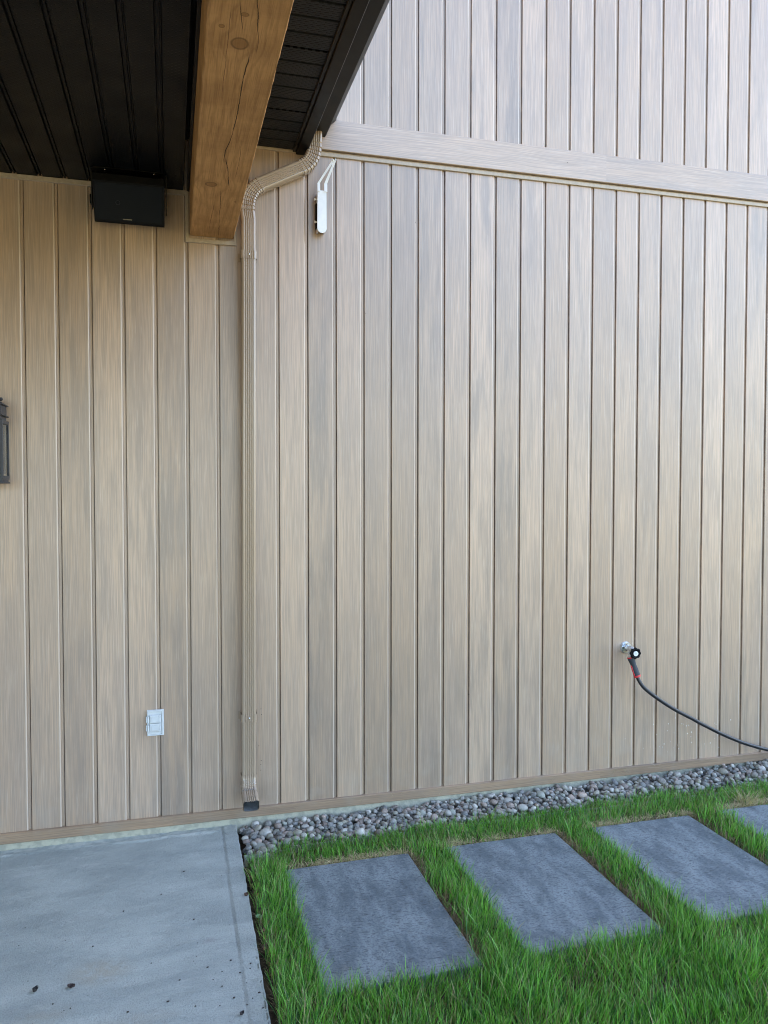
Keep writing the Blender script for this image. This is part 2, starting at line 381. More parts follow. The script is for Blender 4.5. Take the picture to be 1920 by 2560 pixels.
def tint_mat(name, rough, trans=0., bump=0., spec=.4):
    g = NG(name); at = g.n('ShaderNodeAttribute', attribute_name='tint')
    c = at.outputs['Color']
    if bump:
        n = g.noise(g.pos(), 140, 5, .7); n2 = g.noise(g.pos(), 420, 3, .7)
        c = g.mix(g.ramp(n, .42, .68, 0., .55), c, (.32, .31, .30)); c = g.mix(g.ramp(n2, .55, .68, 0., .5), c, (.04, .04, .045))
        g.bump(g.math('ADD', n, n2), bump, .002)
    g.out(c, rough, spec=spec)
    if trans:
        tr = g.n('ShaderNodeBsdfTranslucent'); g.L(g.mix(1., c, (1.1, 1.25, .7), 'MULTIPLY'), tr.inputs[0])
        mx = g.n('ShaderNodeMixShader'); mx.inputs[0].default_value = trans
        g.L(g.b.outputs[0], mx.inputs[1]); g.L(tr.outputs[0], mx.inputs[2]); g.L(mx.outputs[0], g.t.nodes['Material Output'].inputs[0])
    return g.m
M_grass = tint_mat('grass_blades', .38, .30, spec=.5); M_stone = tint_mat('river_stone', .62, 0, .5); M_litter = tint_mat('litter_tint', .7)
def ground_mat():
    g = NG('soil_and_far_lawn'); x, y, z = g.xyz()
    n = g.noise(g.pos(), 30, 6, .65); n2 = g.noise(g.pos(), 2.2, 4)
    soil = g.mix(g.ramp(n, .35, .65), (.035, .026, .018), (.085, .062, .040))
    far = g.mix(g.ramp(n2, .35, .65), (.17, .15, .06), (.25, .20, .11))
    dist = g.math('SQRT', g.math('ADD', g.math('POWER', g.math('ABSOLUTE', g.math('SUBTRACT', x, 2.)), 2.), g.math('POWER', g.math('ABSOLUTE', g.math('ADD', y, 1.)), 2.)))
    g.out(g.mix(g.ramp(dist, 3.4, 5.0), soil, far), .95, spec=.1)
    g.bump(n, .8, .01); return g.m
M_ground = ground_mat()

# ================================================================== SETTING
gm = MB()
N = 40; xs = [-250+500*i/N for i in range(N+1)]
gm.add([(x, y, -.045) for y in xs for x in xs], [(j*(N+1)+i, j*(N+1)+i+1, (j+1)*(N+1)+i+1, (j+1)*(N+1)+i) for j in range(N) for i in range(N)])
tag(gm.build('ground', M_ground), kind='structure')

# patio slab: fine grid with trowelled border, wavering seam and crumbled mortar at the wall
sx = np.concatenate([np.linspace(-6, -1.4, 24)[:-1], np.arange(-1.4, .3055, .007)]); xe = .322
sx = np.concatenate([sx[sx < .312], [.314, .3185, xe-.0012, xe]]); sy = np.concatenate([np.arange(.012, -1.8, -.008), np.linspace(-1.8, -5.2, 40)])
GX, GY = np.meshgrid(sx, sy)
seam = .250-.008*(-GY)+.004*(fbm(GY*9, GY*0, 3)-.5)*2
Z = np.zeros_like(GX)
Z += .0016*(fbm(GX*4, GY*9, 5)-.5)*2
Z += .0012*(fbm(GX*30, GY*30, 8)-.5)
Z += .0040/(1+np.exp(-(GX-seam)/.0014))*np.clip(.35+1.2*vnoise(GY*3.1, GY*0, 31), 0, 1.2)
Z -= .0030*np.exp(-((GX-seam+.003)/.003)**2)*(.3+.9*vnoise(GY*14, GY*0, 9))
ridge = -.045+.02*(fbm(GX*5, GX*0, 12)-.5)*2
Z += np.where(GX < .27, 1, 0)*.007*np.exp(-((GY-ridge)/.013)**2)*vnoise(GX*22, GY*40, 14)
Z += np.where(GX < .3, 1, 0)*.006*np.clip((GY+.04)/.04, 0, 1)*fbm(GX*40, GY*40, 17)
Z[:, -2:] -= 0; Z[:, -1] -= .0045; Z[:, -2] -= .0012
nx, ny = len(sx), len(sy)
edge = .0015*(fbm(GY*25, GY*0, 21)-.5)*4
GX2 = GX+np.where(GX > .312, edge-.010*(-GY), 0)
V = np.stack([GX2, GY, Z], -1).reshape(-1, 3)
idx = np.arange(nx*ny).reshape(ny, nx)
Q = np.stack([idx[1:, :-1], idx[1:, 1:], idx[:-1, 1:], idx[:-1, :-1]], -1).reshape(-1, 4)
# right side wall of slab
side = V[idx[:, -1]].copy(); side[:, 2] = -.12; b = len(V); V = np.vstack([V, side])
Q2 = np.stack([idx[:-1, -1], idx[1:, -1], b+np.arange(1, ny), b+np.arange(ny-1)], -1)
slab = np_mesh('patio_slab', V, [Q, Q2], M_slab, smooth=True)
tag(slab, 'pale blue-grey broomed concrete patio slab with a trowelled border along its edge', kind='structure')

# ================================================================== HOUSE WALL
house = empty('house_wall', (1, 0, 0), label='tall house wall clad in vertical greige wood-print planks above a concrete foundation', cat='wall')
def siding(name, i0, i1, z0, z1):
    m = MB(); W0 = .0029
    pr = [(W0, .024), (W0, .0010), (W0+.0010, 0), (.1335, 0), (.1358, .0010), (.1402, .0078), (.1418, .0088), (P-.0016, .0088), (P-.0014, .024)]
    for i in range(i0, i1):
        xb = X0+i*P; n = len(pr)
        vs = [(xb+a, b, z0) for a, b in pr]+[(xb+a, b, z1) for a, b in pr]
        m.add(vs, [(k, k+1, n+k+1, n+k) for k in range(n-1)])
    a, b = X0+i0*P, X0+i1*P
    m.add([(a, .024, z0), (b, .024, z0), (b, .024, z1), (a, .024, z1)], [(0, 1, 2, 3)])
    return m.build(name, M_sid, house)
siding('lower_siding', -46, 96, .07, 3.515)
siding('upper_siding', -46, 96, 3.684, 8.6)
b = MB()   # belt board with upper drip flange and lower reveal
b.prism([(.02, 3.690), (-.004, 3.690), (-.004, 3.6985), (-.0055, 3.6985), (-.0055, 3.690), (-.021, 3.689), (-.0225, 3.687), (-.0225, 3.537), (-.021, 3.5345), (.0, 3.5345), (.02, 3.5345)], 'x', .712, 13.9)
b.build('belt_board', M_band, house)
b = MB(); b.prism([(.012, 3.5325), (-.002, 3.5325), (-.002, 3.526), (-.010, 3.524), (-.011, 3.522), (-.011, 3.507), (-.010, 3.505), (.012, 3.505)], 'x', .345, 13.9)
b.build('trim_strip', M_trim, house)
b = MB(); b.prism([(.0125, .092), (-.012, .0915), (-.016, .089), (-.016, .044), (-.014, .041), (.0125, .041)], 'x', -7.6, 13.9)
b.build('skirt_board', M_skirt, house)
b = MB(); n = 240; xs_ = np.linspace(-7.6, 8.4, 1600); rows = [(-.3), -.05, 0, .01, .02, .03, .05, .075]
vs = [(x, .004+.006*(fbm(x*18+50, z*60+5, 3, 4)-.5) if z > -.06 else .0, z) for z in rows for x in xs_]
vs = [(float(a), float(c), float(d)) for a, c, d in vs]; k = len(xs_)
b.add(vs, [(j*k+i, j*k+i+1, (j+1)*k+i+1, (j+1)*k+i) for j in range(len(rows)-1) for i in range(k-1)], True)
b.build('foundation', M_found, house)
b = MB()  # ceiling trim under the patio soffit and channel round the beam pocket
b.box(-7.6, .086, -.010, .004, 3.232, 3.256, .0015)
b.box(.084, .101, -.011, .004, 3.018, 3.256, .0015)
b.box(.084, .336, -.0125, .004, 3.001, 3.0215, .0015)
b.box(.325, .3365, -.011, .004, 3.019, 3.505, .0015)
b.build('ceiling_trim', M_trim, house)
b = MB(); b.box(-7.6, 13.9, .026, 8., -.3, 8.6); b.add([(-8, -.5, 8.6), (14.4, -.5, 8.6), (14.4, 4, 9.6), (-8, 4, 9.6), (-8, 8.5, 8.6), (14.4, 8.5, 8.6)], [(0, 1, 2, 3), (3, 2, 5, 4), (0, 4, 5, 1)])
b.box(-3.75, -3.42, -4.6, -.002, -.1, 6.4); b.build('house_shell', M_roof, house)  # second box: wing added out of view to block light from the left
m = MB()
for i in range(29): ya = -.003-i*P; m.box(-3.419, -3.405, ya-P+.012, ya, .06, 6.4)
m.build('added_wing_blocker', M_trim, house)  # facing of the added light-blocking wing

# ------------------------------------------------------------------ patio roof
YE = -5.3
roof = empty('patio_roof', (-2.5, -2, 3.25), label='black patio roof with vented soffit panels and fascia, jutting out over the concrete slab', cat='roof')
m = MB(); SP = .1125; zc = 3.257
x = .100; first = True
panels = []
xi = [-.026-.1125*k for k in range(-1, 52)]
for xr in xi:                       # panel face between grooves; each groove = narrow raised lip between two dark channels
    a, c = xr-SP+.0125, xr-.0125
    if c > .095: c = .092
    m.add([(a-.003, -.0005, zc+.012), (a, -.0005, zc), (c, -.0005, zc), (c+.003, -.0005, zc+.012), (a-.003, YE, zc+.012), (a, YE, zc), (c, YE, zc), (c+.003, YE, zc+.012)],
          [(0, 1, 5, 4), (1, 2, 6, 5), (2, 3, 7, 6)])
    if xr < .08:
        m.add([(xr-.0095, -.0005, zc+.012), (xr-.0045, -.0005, zc+.012), (xr-.0035, -.0005, zc+.003), (xr+.0035, -.0005, zc+.003), (xr+.0045, -.0005, zc+.012), (xr+.0095, -.0005, zc+.012),
               (xr-.0095, YE, zc+.012), (xr-.0045, YE, zc+.012), (xr-.0035, YE, zc+.003), (xr+.0035, YE, zc+.003), (xr+.0045, YE, zc+.012), (xr+.0095, YE, zc+.012)],
              [(k, k+1, k+7, k+6) for k in range(5)])
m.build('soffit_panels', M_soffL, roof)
m = MB(); m.box(.0925, .1055, YE, -.0005, zc-.004, zc+.03)    # J-channel against the beam
m.box(-6, -5.9, YE, -.001, zc-.2, zc+.3); m.build('soffit_channel', M_blackmetal, roof)
m = MB(); ze = 3.517; y = -.0
ys = [-.0005-.105*k for k in range(0, 52)]
x0e, x1e = .33, .645
for k in range(50):
    a, c = ys[k]-.012, ys[k+1]+.002
    m.add([(x0e, a+.002, ze+.010), (x0e, a, ze), (x0e, c, ze), (x0e, c-.0, ze+.010), (x1e, a+.002, ze+.010), (x1e, a, ze), (x1e, c, ze), (x1e, c, ze+.010)], [(0, 1, 5, 4), (1, 2, 6, 5), (2, 3, 7, 6)])
m.add([(x0e, 0-.0005, ze+.0105), (x1e, -.0005, ze+.0105), (x1e, YE, ze+.0105), (x0e, YE, ze+.0105)], [(0, 1, 2, 3)])
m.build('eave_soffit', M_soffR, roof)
m = MB(); m.box(.628, .6445, YE, -.001, ze-.010, ze-.001, .002); m.box(.6455, .700, YE, -.001, ze-.018, ze+.17, .003); m.build('fascia', M_blackmetal, roof)
m = MB()
for k in range(5): m.sphere((.637, -.10-.62*k, ze-.0105), .004, 8, 4)
m.build('fascia_screws', M_blackmetal, roof)
m = MB(); m.add([(-6.1, -.001, 3.56), (.70, -.001, 3.56), (.70, YE-.1, 3.56), (-6.1, YE-.1, 3.56), (-6.1, -.001, 4.6), (.70, -.001, 3.70), (.70, YE-.1, 3.70), (-6.1, YE-.1, 4.6)],
                [(0, 1, 2, 3), (4, 5, 6, 7), (0, 1, 5, 4), (3, 2, 6, 7), (0, 3, 7, 4), (1, 2, 6, 5)])
m.build('roof_deck', M_roof, roof)

# ------------------------------------------------------------------ timber beam
m = MB(); x0b, x1b, zb = .1065, .3225, 3.034
ny = 420; ys = np.linspace(-.012, YE, ny)
def jag(t, s, a): return float(a*(fbm(t*28, s*10., s, 4)-.5)*2)
ring = []
prof = lambda yy: [(x0b+jag(yy, 3, .0012), 3.30), (x0b+jag(yy, 3, .0012), zb+.004), (x0b+.004, zb+jag(yy, 5, .0008)), (.17, zb+jag(yy, 7, .0006)), (.26, zb), (x1b-.003+jag(yy, 9, .0016), zb+jag(yy, 5, .0008)), (x1b+jag(yy, 11, .0022), zb+.004), (x1b+jag(yy, 13, .0012), 3.515)]
vs = []
for yy in ys: vs += [(a, float(yy), c) for a, c in prof(yy)]
k = 8
m.add(vs, [(j*k+i, j*k+i+1, (j+1)*k+i+1, (j+1)*k+i) for j in range(ny-1) for i in range(k-1)])
m.add(vs[:k], [tuple(range(k))]); m.add(vs[-k:], [tuple(range(k))[::-1]])
beam = m.build('timber_beam', M_beam)
tag(beam, 'rough brown cedar beam with knots and long drying cracks, running out from the wall under the patio roof', 'beam')

m = MB(); m.box(-5.9, x0b-.004, YE+.02, YE+.24, 2.86, 3.30, .004)  # header added out of view to keep sky light off the wall top
tag(m.build('added_shade_header', M_beam), 'added unseen cedar header across the patio roof front, shading the top of the wall', 'beam')
# ------------------------------------------------------------------ gutter
gut = empty('rain_gutter', (.77, -1.5, 3.6), label='charcoal metal rain gutter along the patio roof edge, ending at the belt board', cat='gutter')
zg = 3.598
out = [(.7015, zg+.125), (.7015, zg), (.795, zg), (.800, zg+.004), (.803, zg+.03), (.822, zg+.062), (.846, zg+.085), (.852, zg+.092), (.852, zg+.112), (.846, zg+.115), (.840, zg+.112)]
inn = [(.8495, zg+.110), (.8495, zg+.094), (.8445, zg+.087), (.820, zg+.064), (.8005, zg+.031), (.797, zg+.0025), (.7040, zg+.0025), (.7040, zg+.125)]
m = MB(); m.prism(out+inn, 'y', YE, -.027); m.build('trough', M_gut, gut)
m = MB(); m.prism([(.7015, zg+.125), (.7015, zg-.001), (.796, zg-.001), (.804, zg+.03), (.823, zg+.062), (.8475, zg+.085), (.8535, zg+.092), (.8535, zg+.113)], 'y', -.0268, -.0235); m.build('end_cap', M_gut, gut)
m = MB(); m.box(.690, .772, YE, -.0235, zg+.123, zg+.1265); m.build('back_flange', M_gut, gut)

# ------------------------------------------------------------------ downspout
ds = empty('downspout', (.385, -.055, .13), label='beige ribbed metal downspout running from the gutter elbow down the wall to a kicked-out end', cat='downspout')
HW, HD = .0375, .0285
def spout_profile():
    pts = []; r = .013
    rib = []
    n = 90
    for i in range(n+1):
        a = -HW+r+(2*HW-2*r)*i/n
        bdep = 0
        if abs(a) < .0235:
            bdep = .0042*(.5-.5*cos(2*pi*(a+.0235)/.0094))**.8
        rib.append((a, -HD+bdep))
    pts += rib
    for k in range(1, 6): t = -pi/2+pi/2*k/6; pts.append((HW-r+r*cos(t), -HD+r+r*sin(t)))
    for k in range(0, 7): t = pi/2*k/6; pts.append((HW-r+r*cos(t), HD-r+r*sin(t)))
    for k in range(0, 7): t = pi/2+pi/2*k/6; pts.append((-HW+r+r*cos(t), HD-r+r*sin(t)))
    for k in range(0, 6): t = pi+pi/2*k/6; pts.append((-HW+r+r*cos(t), -HD+r+r*sin(t)))
    return pts
SPROF = spout_profile()
def sweep(m, st, cap=False, smooth=True):
    """st: list of (centre, wvec, dvec, scale)"""
    n = len(SPROF); vs = []
    for c, wv, dv, s in st: vs += [c+wv*(a*s)+dv*(d_*s) for a, d_ in SPROF]
    m.add(vs, [(j*n+i, j*n+(i+1) % n, (j+1)*n+(i+1) % n, (j+1)*n+i) for j in range(len(st)-1) for i in range(n)], smooth)
def bez(p0, p1, p2, p3, n):
    return [p0*(1-t)**3+p1*3*t*(1-t)**2+p2*3*t*t*(1-t)+p3*t**3 for t in [i/n for i in range(n+1)]]
YD = -.0565
def frames(pts, wref=None):
    out = []
    for i, p in enumerate(pts):
        t = (pts[min(i+1, len(pts)-1)]-pts[max(i-1, 0)]).normalized()
        dv = Vector((0, 1, 0)); wv = dv.cross(t).normalized() if wref is None else wref
        if wv.x < 0: wv = -wv
        out.append((p, wv, dv))
    return out
V3 = lambda x, z, y=YD: Vector((x, y, z))
def elbow(name, pts_in, curve, ncr, pts_out, flip=False):
    m = MB(); st = []
    for p, wv, dv in frames(pts_in+[curve[0]]): pass
    allp = pts_in+curve+pts_out; fr = frames(allp)
    i0 = len(pts_in); i1 = i0+len(curve)-1
    for i, (p, wv, dv) in enumerate(fr):
        if i0 <= i <= i1:
            ph = (i-i0)/(i1-i0)*ncr; f = ph-math.floor(ph)
            if i == i1: f = 0
            s = 1.0+.055*(f if not flip else 1-f)*(1 if i not in (i0, i1) else 0)
            s = .975+.07*(1-f if flip else f)
            if (f if not flip else 1-f) < .10: s = .915
        else: s = 1.0
        st.append((p, wv, dv, s))
    sweep(m, st, smooth=False)
    return m.build(name, M_spout, ds)
top = [V3(.7335, zg+.004), V3(.7325, 3.545)]
uc = bez(V3(.732, 3.540), V3(.730, 3.470), V3(.712, 3.437), V3(.660, 3.408), 72)
elbow('upper_elbow', top, uc, 9, [V3(.655, 3.4055)])
m = MB(); a, c = V3(.668, 3.412), V3(.452, 3.3005)
sweep(m, [(p, wv, dv, .965) for p, wv, dv in frames([a+(c-a)*t/6 for t in range(7)])]); m.build('offset_pipe', M_spout, ds)
lc = bez(V3(.462, 3.3055), V3(.412, 3.280), V3(.386, 3.235), V3(.3875, 3.165), 72)
elbow('lower_elbow', [], lc, 9, [V3(.388, 3.158), V3(.3935, 3.118)])
m = MB(); pts = [V3(.3935-.0125*t, 3.128-(3.128-.262)*t) for t in [i/10 for i in range(11)]]
sweep(m, [(p, wv, dv, .975) for p, wv, dv in frames(pts)]); m.build('pipe', M_spout, ds)
# kick-out elbow (bends out from the wall), open at its end
m = MB(); st = []
KY = YD
path = [(KY, .290), (KY, .247)]; ang = 0; yy, zz = KY, .247; steps = 32
for i in range(steps):
    ang = radians(75)*(i+1)/steps; yy -= sin(ang)*.0021; zz -= cos(ang)*.0021; path.append((yy, zz))
for i in range(8): yy -= sin(ang)*.0125; zz -= cos(ang)*.0125; path.append((yy, zz))
def kframes(path, sc):
    st = []
    for i, (a, z_) in enumerate(path):
        j0, j1 = max(i-1, 0), min(i+1, len(path)-1)
        t = Vector((0, path[j1][0]-path[j0][0], path[j1][1]-path[j0][1])).normalized()
        dv = Vector((0, -t.z, t.y)); dv = dv if dv.y > 0 else -dv
        st.append((Vector((.3805, a, z_)), Vector((1, 0, 0)), dv, sc(i)))
    return st
sweep(m, kframes(path, lambda i: (1.0+.06*((i-1) % 8)/8 if (i-1) % 8 else .94) if 1 <= i <= 33 else 1.05))
inner = [(a, z_) for a, z_ in path[20:]]
m.build('kick_elbow', M_spout, ds)
m = MB(); sweep(m, kframes(inner, lambda i: .975)); m.build('spout_lining', M_lining, ds)
def strap(z, xc):
    m = MB(); prof = SPROF; n = len(prof)
    sweep(m, [(Vector((xc, YD, z+h)), Vector((1, 0, 0)), Vector((0, 1, 0)), 1.085) for h in (-.020, .020)], smooth=False)
    m.box(xc-HW-.010, xc-HW+.002, -.014, -.006, z-.020, z+.020); m.box(xc+HW-.002, xc+HW+.010, -.014, -.006, z-.020, z+.020)
    o = m.build('strap', M_spout, ds)
    s = MB(); s.sphere((xc+.001, YD-HD*1.05, z), .0055, 12, 6, (1, .7, 1))
    so = s.build('screw', M_screw, None); so.parent = o; so.matrix_parent_inverse = Matrix.Translation(ds.location).inverted().inverted()@Matrix.Identity(4)
    so.matrix_parent_inverse = (Matrix.Translation(ds.location)@o.matrix_parent_inverse).inverted()
strap(2.942, .3925); strap(.585, .3825)
m = MB(); m.sphere((.728, YD-HD, 3.585), .0045, 10, 5); m.build('screw', M_screw, ds)

# ------------------------------------------------------------------ speaker
sp = empty('outdoor_speaker', (-.17, -.12, 3.05), label='black box speaker on a black bracket hanging below the patio soffit, left of the beam', cat='speaker')
m = MB()
# bracket plate on the ceiling with rounded corners, and two side arms
def rrect(x0, x1, y0, y1, r, n=6):
    o = []
    for cx, cy, a0 in ((x1-r, y1-r, 0), (x0+r, y1-r, pi/2), (x0+r, y0+r, pi), (x1-r, y0+r, 1.5*pi)):
        o += [(cx+r*cos(a0+pi/2*k/n), cy+r*sin(a0+pi/2*k/n)) for k in range(n+1)]
    return o
m.prism(rrect(-.345, -.003, -.205, -.03, .02), 'z', 3.2515, 3.2555)
m.prism([(-.17, 3.2535), (-.05, 3.2535), (-.06, 3.12), (-.10, 3.09), (-.14, 3.10)], 'x', -.346, -.342)
m.prism([(-.17, 3.2535), (-.05, 3.2535), (-.06, 3.12), (-.10, 3.09), (-.14, 3.10)], 'x', -.008, -.004)
m.build('mounting_bracket', M_blackmetal, sp)
cab = [(-.04, 3.215), (-.195, 3.232), (-.213, 3.222), (-.215, 3.190), (-.118, 3.038), (-.105, 3.032), (-.04, 3.075)]
m = MB(); m.prism(cab, 'x', -.335, -.015); m.build('cabinet', M_blackpl, sp)
# grille: perforated panel standing 3 mm proud of the slanted face
g = NG('grille_mesh'); v = g.vor(g.pos(), 420, rnd=0.); g.out(g.mix(g.ramp(v, .25, .4), (.0015, .002, .003), (.006, .008, .011)), .6, spec=.2); M_grille = g.m
a = Vector((0, -.2145, 3.183)); c = Vector((0, -.1215, 3.045)); nrm = Vector((0, -(a.z-c.z), -(c.y-a.y))).normalized()
if nrm.z > 0: nrm = -nrm
m = MB(); q = [a, a+nrm*.004, c+nrm*.004, c]; m.prism([(p.y, p.z) for p in q], 'x', -.325, -.025); gr = m.build('grille', M_grille, sp)
pc = a+(c-a)*.52+nrm*.0045
m = MB(); ringp = [Vector((-.226+.0095*cos(t), 0, 0))+pc+(c-a).normalized()*(.0095*sin(t)) for t in [2*pi*k/20 for k in range(21)]]
m.tube(ringp, .0007, 6); m.build('emblem_ring', M_lant, sp)
bp = c+nrm*.0042-(c-a).normalized()*.006
m = MB(); m.box(-.205, -.165, bp.y-.0012, bp.y+.002, bp.z-.0035, bp.z+.0015); m.build('badge', M_screw, sp)
for xs1 in (-.282, -.062):
    m = MB(); m.sphere((xs1, -.185, 3.2512), .0045, 10, 5, (1, 1, .6)); m.build('screw', M_screw, sp)
m = MB(); m.tube([(-.347, -.10, 3.14), (-.356, -.10, 3.14)], .022, 16); m.build('clamp_knob', M_blackpl, sp)

# ------------------------------------------------------------------ white wall bracket
wb = empty('wall_bracket', (.77, 0, 3.09), label='white metal wall bracket, round-bottomed plate with two bent arms, beside the downspout elbow', cat='bracket')
m = MB(); o = [(.7955, 3.306), (.749, 3.306)]+[(.7715+.0245*cos(t), 3.113+.0245*sin(t)) for t in [pi+pi*k/14 for k in range(15)]]
o[1] = (.749, 3.306)
m.prism(o, 'y', -.060, -.0555); m.build('face_plate', M_bracket, wb)
m = MB(); m.box(.752, .757, -.0555, -.001, 3.10, 3.30); m.box(.787, .792, -.0555, -.001, 3.10, 3.30); m.build('wall_channel', M_bracket, wb)
def arm(x0_, x1_, tip):
    m = MB(); w_ = x1_-x0_
    a0, a1 = Vector((x0_, -.0605, 3.300)), Vector((x1_, -.0605, 3.300)); b0, b1 = Vector((x0_, -.0605, 3.341)), Vector((x1_, -.0605, 3.343))
    t0, t1 = Vector(tip)-Vector((.0045, 0, -.002)), Vector(tip)+Vector((.0045, 0, -.002)); th = Vector((0, .0045, .0)); th0 = Vector((0, -.0045, 0))
    vs = [a0, a1, b0, b1, t0, t1]; vs2 = [a0+th0, a1+th0, b0+th0+th*.4, b1+th0+th*.4, t0+th, t1+th]
    m.add(vs+vs2, [(0, 1, 3, 2), (2, 3, 5, 4), (6, 8, 9, 7), (8, 10, 11, 9), (0, 2, 8, 6), (2, 4, 10, 8), (1, 7, 9, 3), (3, 9, 11, 5), (0, 6, 7, 1), (4, 5, 11, 10)])
    m.sphere(Vector(tip)+Vector((0, 0, .002)), .0048, 10, 6)
    m.build('arm', M_bracket, wb)
arm(.7475, .7615, (.8225, -.098, 3.449)); arm(.783, .799, (.8355, -.098, 3.454))
for zb_ in (3.266, 3.150):
    m = MB(); m.tube([(.753, -.035, zb_), (.741, -.035, zb_)], .0035, 10); m.tube([(.741, -.035, zb_), (.736, -.035, zb_)], .0065, 6, smooth=False); m.build('bolt', M_white, wb)
m = MB(); m.box(.745, .7515, -.030, -.004, 3.12, 3.25, .002); m.build('back_hook', M_blackpl, wb)

# ------------------------------------------------------------------ outlet cover
oc = empty('outlet_cover', (-.08, 0, .577), label='light grey weatherproof outlet cover with two flip lids, low on the plank wall', cat='outlet')
m = MB(); x0o, x1o, z0o, z1o = -.1215, -.0385, .511, .642
m.box(x0o, x1o, -.010, .003, z0o, z1o, .0015)
for (a, b_, c_, d_) in ((x0o+.002, x1o-.002, z0o+.002, z0o+.008), (x0o+.002, x1o-.002, z1o-.008, z1o-.002), (x1o-.010, x1o-.002, z0o+.008, z1o-.008), (x0o+.002, x0o+.008, z0o+.008, z1o-.008)):
    m.box(a, b_, -.016, -.0095, c_, d_, .001)
m.build('cover_plate', M_outlet, oc)
for zl in (.5985, .5545):
    m = MB(); m.box(x0o+.014, x1o-.014, -.021, -.0098, zl-.020, zl+.020, .002)
    m.box(x0o+.021, x1o-.024, -.0235, -.0212, zl-.013, zl+.012, .001)
    m.box(x1o-.0235, x1o-.018, -.0245, -.0212, zl-.013, zl+.012, .001)
    lid = m.build('flip_lid', M_outlet, oc)
    h = MB(); h.tube([(x0o+.0065, -.020, zl-.016), (x0o+.0065, -.020, zl+.016)], .0055, 10); h.box(x0o-.004, x0o+.001, -.022, -.012, zl-.015, zl+.015, .001)
    h.build('hinge', M_outlet, oc)

# ------------------------------------------------------------------ lantern
lt = empty('wall_lantern', (-.807, 0, 1.8), label='dark grey metal wall lantern with clear glass, cut by the left photo edge', cat='lantern')
XL, XR, YF, YB = -.877, -.738, -.195, -.058
m = MB()
for xx in (XL, XR):
    for yy in (YF, YB): m.box(xx-.006, xx+.006, yy-.006, yy+.006, 1.812, 2.078, .001)
for zz in (1.812, 2.068):
    m.box(XL-.0055, XR+.0055, YF-.0055, YF+.0055, zz-.008, zz+.008); m.box(XL-.0055, XR+.0055, YB-.0055, YB+.0055, zz-.008, zz+.008)
    m.box(XL-.005, XL+.005, YF+.006, YB-.006, zz-.008, zz+.008); m.box(XR-.005, XR+.005, YF+.006, YB-.006, zz-.008, zz+.008)
m.box(XL-.002, XR+.002, YF-.002, YB+.002, 1.793, 1.8035); m.box(XL-.010, XR+.008, YF-.010, YB+.008, 1.785, 1.793, .0015)
m.build('frame', M_lant, lt)
m = MB(); m.box(XL+.006, XR-.004, YF+.004, YB-.004, 2.0765, 2.096); m.box(XL-.006, XR+.007, YF-.008, YB+.006, 2.096, 2.101, .001)
m.box(XL+.004, XR-.002, YF+.002, YB-.002, 2.101, 2.146); m.box(XL-.006, XR+.006, YF-.006, YB+.006, 2.146, 2.150)
cx, cy = (XL+XR)/2, (YF+YB)/2
m.add([(XL-.006, YF-.006, 2.150), (XR+.006, YF-.006, 2.150), (XR+.006, YB+.006, 2.150), (XL-.006, YB+.006, 2.150), (cx, cy, 2.20)], [(0, 1, 4), (1, 2, 4), (2, 3, 4), (3, 0, 4)])
m.build('cap', M_lant, lt)
m = MB(); m.sphere((-.752, -.12, 2.176), .0085, 12, 8); m.tube([(-.782, -.12, 2.176), (-.754, -.12, 2.176)], .004, 8); m.tube([(cx, cy, 2.19), (cx, cy, 2.27)], .006, 8); m.tube([(-.765, -.12, 2.18), (-.768, -.12, 2.24)], .003, 8); m.build('finial', M_lant, lt)
m = MB(); m.box(cx-.05, cx+.05, -.020, -.001, 1.83, 2.12, .004); m.tube([(cx, -.02, 2.09), (cx, -.06, 2.09)], .01, 10); m.build('back_plate', M_lant, lt)
g = NG('lantern_glass'); g.out((.93, .95, .92), .05); g.b.inputs['Transmission Weight'].default_value = 1.; g.b.inputs['IOR'].default_value = 1.1
for box in ((XL+.006, XR-.006, YF-.001, YF+.001), (XL+.006, XR-.006, YB-.001, YB+.001), (XL-.001, XL+.001, YF+.006, YB-.006), (XR-.001, XR+.001, YF+.006, YB-.006)):
    m = MB(); m.box(*box, 1.820, 2.060); m.build('glass_pane', g.m, lt)
m = MB(); m.tube([(cx, cy, 1.80), (cx, cy, 1.89)], .011, 12); m.sphere((cx, cy, 1.915), .016, 12, 8, (1, 1, 1.5)); m.build('candle_bulb', M_white, lt)

# ------------------------------------------------------------------ faucet + hose
fx, fz = 2.621, .812
fa = empty('outdoor_faucet', (fx, 0, fz), label='galvanised outdoor faucet with a black handwheel on the plank wall', cat='faucet')
m = MB(); m.tube([(fx, .004, fz), (fx, -.004, fz), (fx, -.010, fz)], [.037, .036, .030], 24)
for s_ in (-1, 1): m.sphere((fx+s_*.026, -.010, fz-.006*s_), .005, 8, 5, (1, .6, 1))
m.build('wall_flange', M_galv, fa)
m = MB(); m.tube([(fx, -.008, fz+.002), (fx, -.034, fz+.002)], .0245, 6, smooth=False); m.tube([(fx, -.034, fz+.001), (fx, -.062, fz), (fx, -.076, fz-.002), (fx, -.090, fz-.004)], [.019, .020, .017, .010], 16)
m.tube([(fx-.003, -.052, fz-.004), (fx-.006, -.064, fz-.026), (fx-.010, -.072, fz-.048)], [.017, .015, .0145], 14)
m.tube([(fx, -.085, fz-.004), (fx-.001, -.108, fz-.008)], .005, 8)
m.build('valve_body', M_galv, fa)
wc = Vector((fx-.004, -.110, fz-.013)); ax = Vector((-.10, -.98, -.10)).normalized(); e1 = ax.orthogonal().normalized(); e2 = ax.cross(e1)
m = MB(); n = 64
def ringo(r, off): return [wc+ax*off+(e1*cos(2*pi*k/n)+e2*sin(2*pi*k/n))*(r*(1+.075*cos(8*2*pi*k/n))) for k in range(n)]
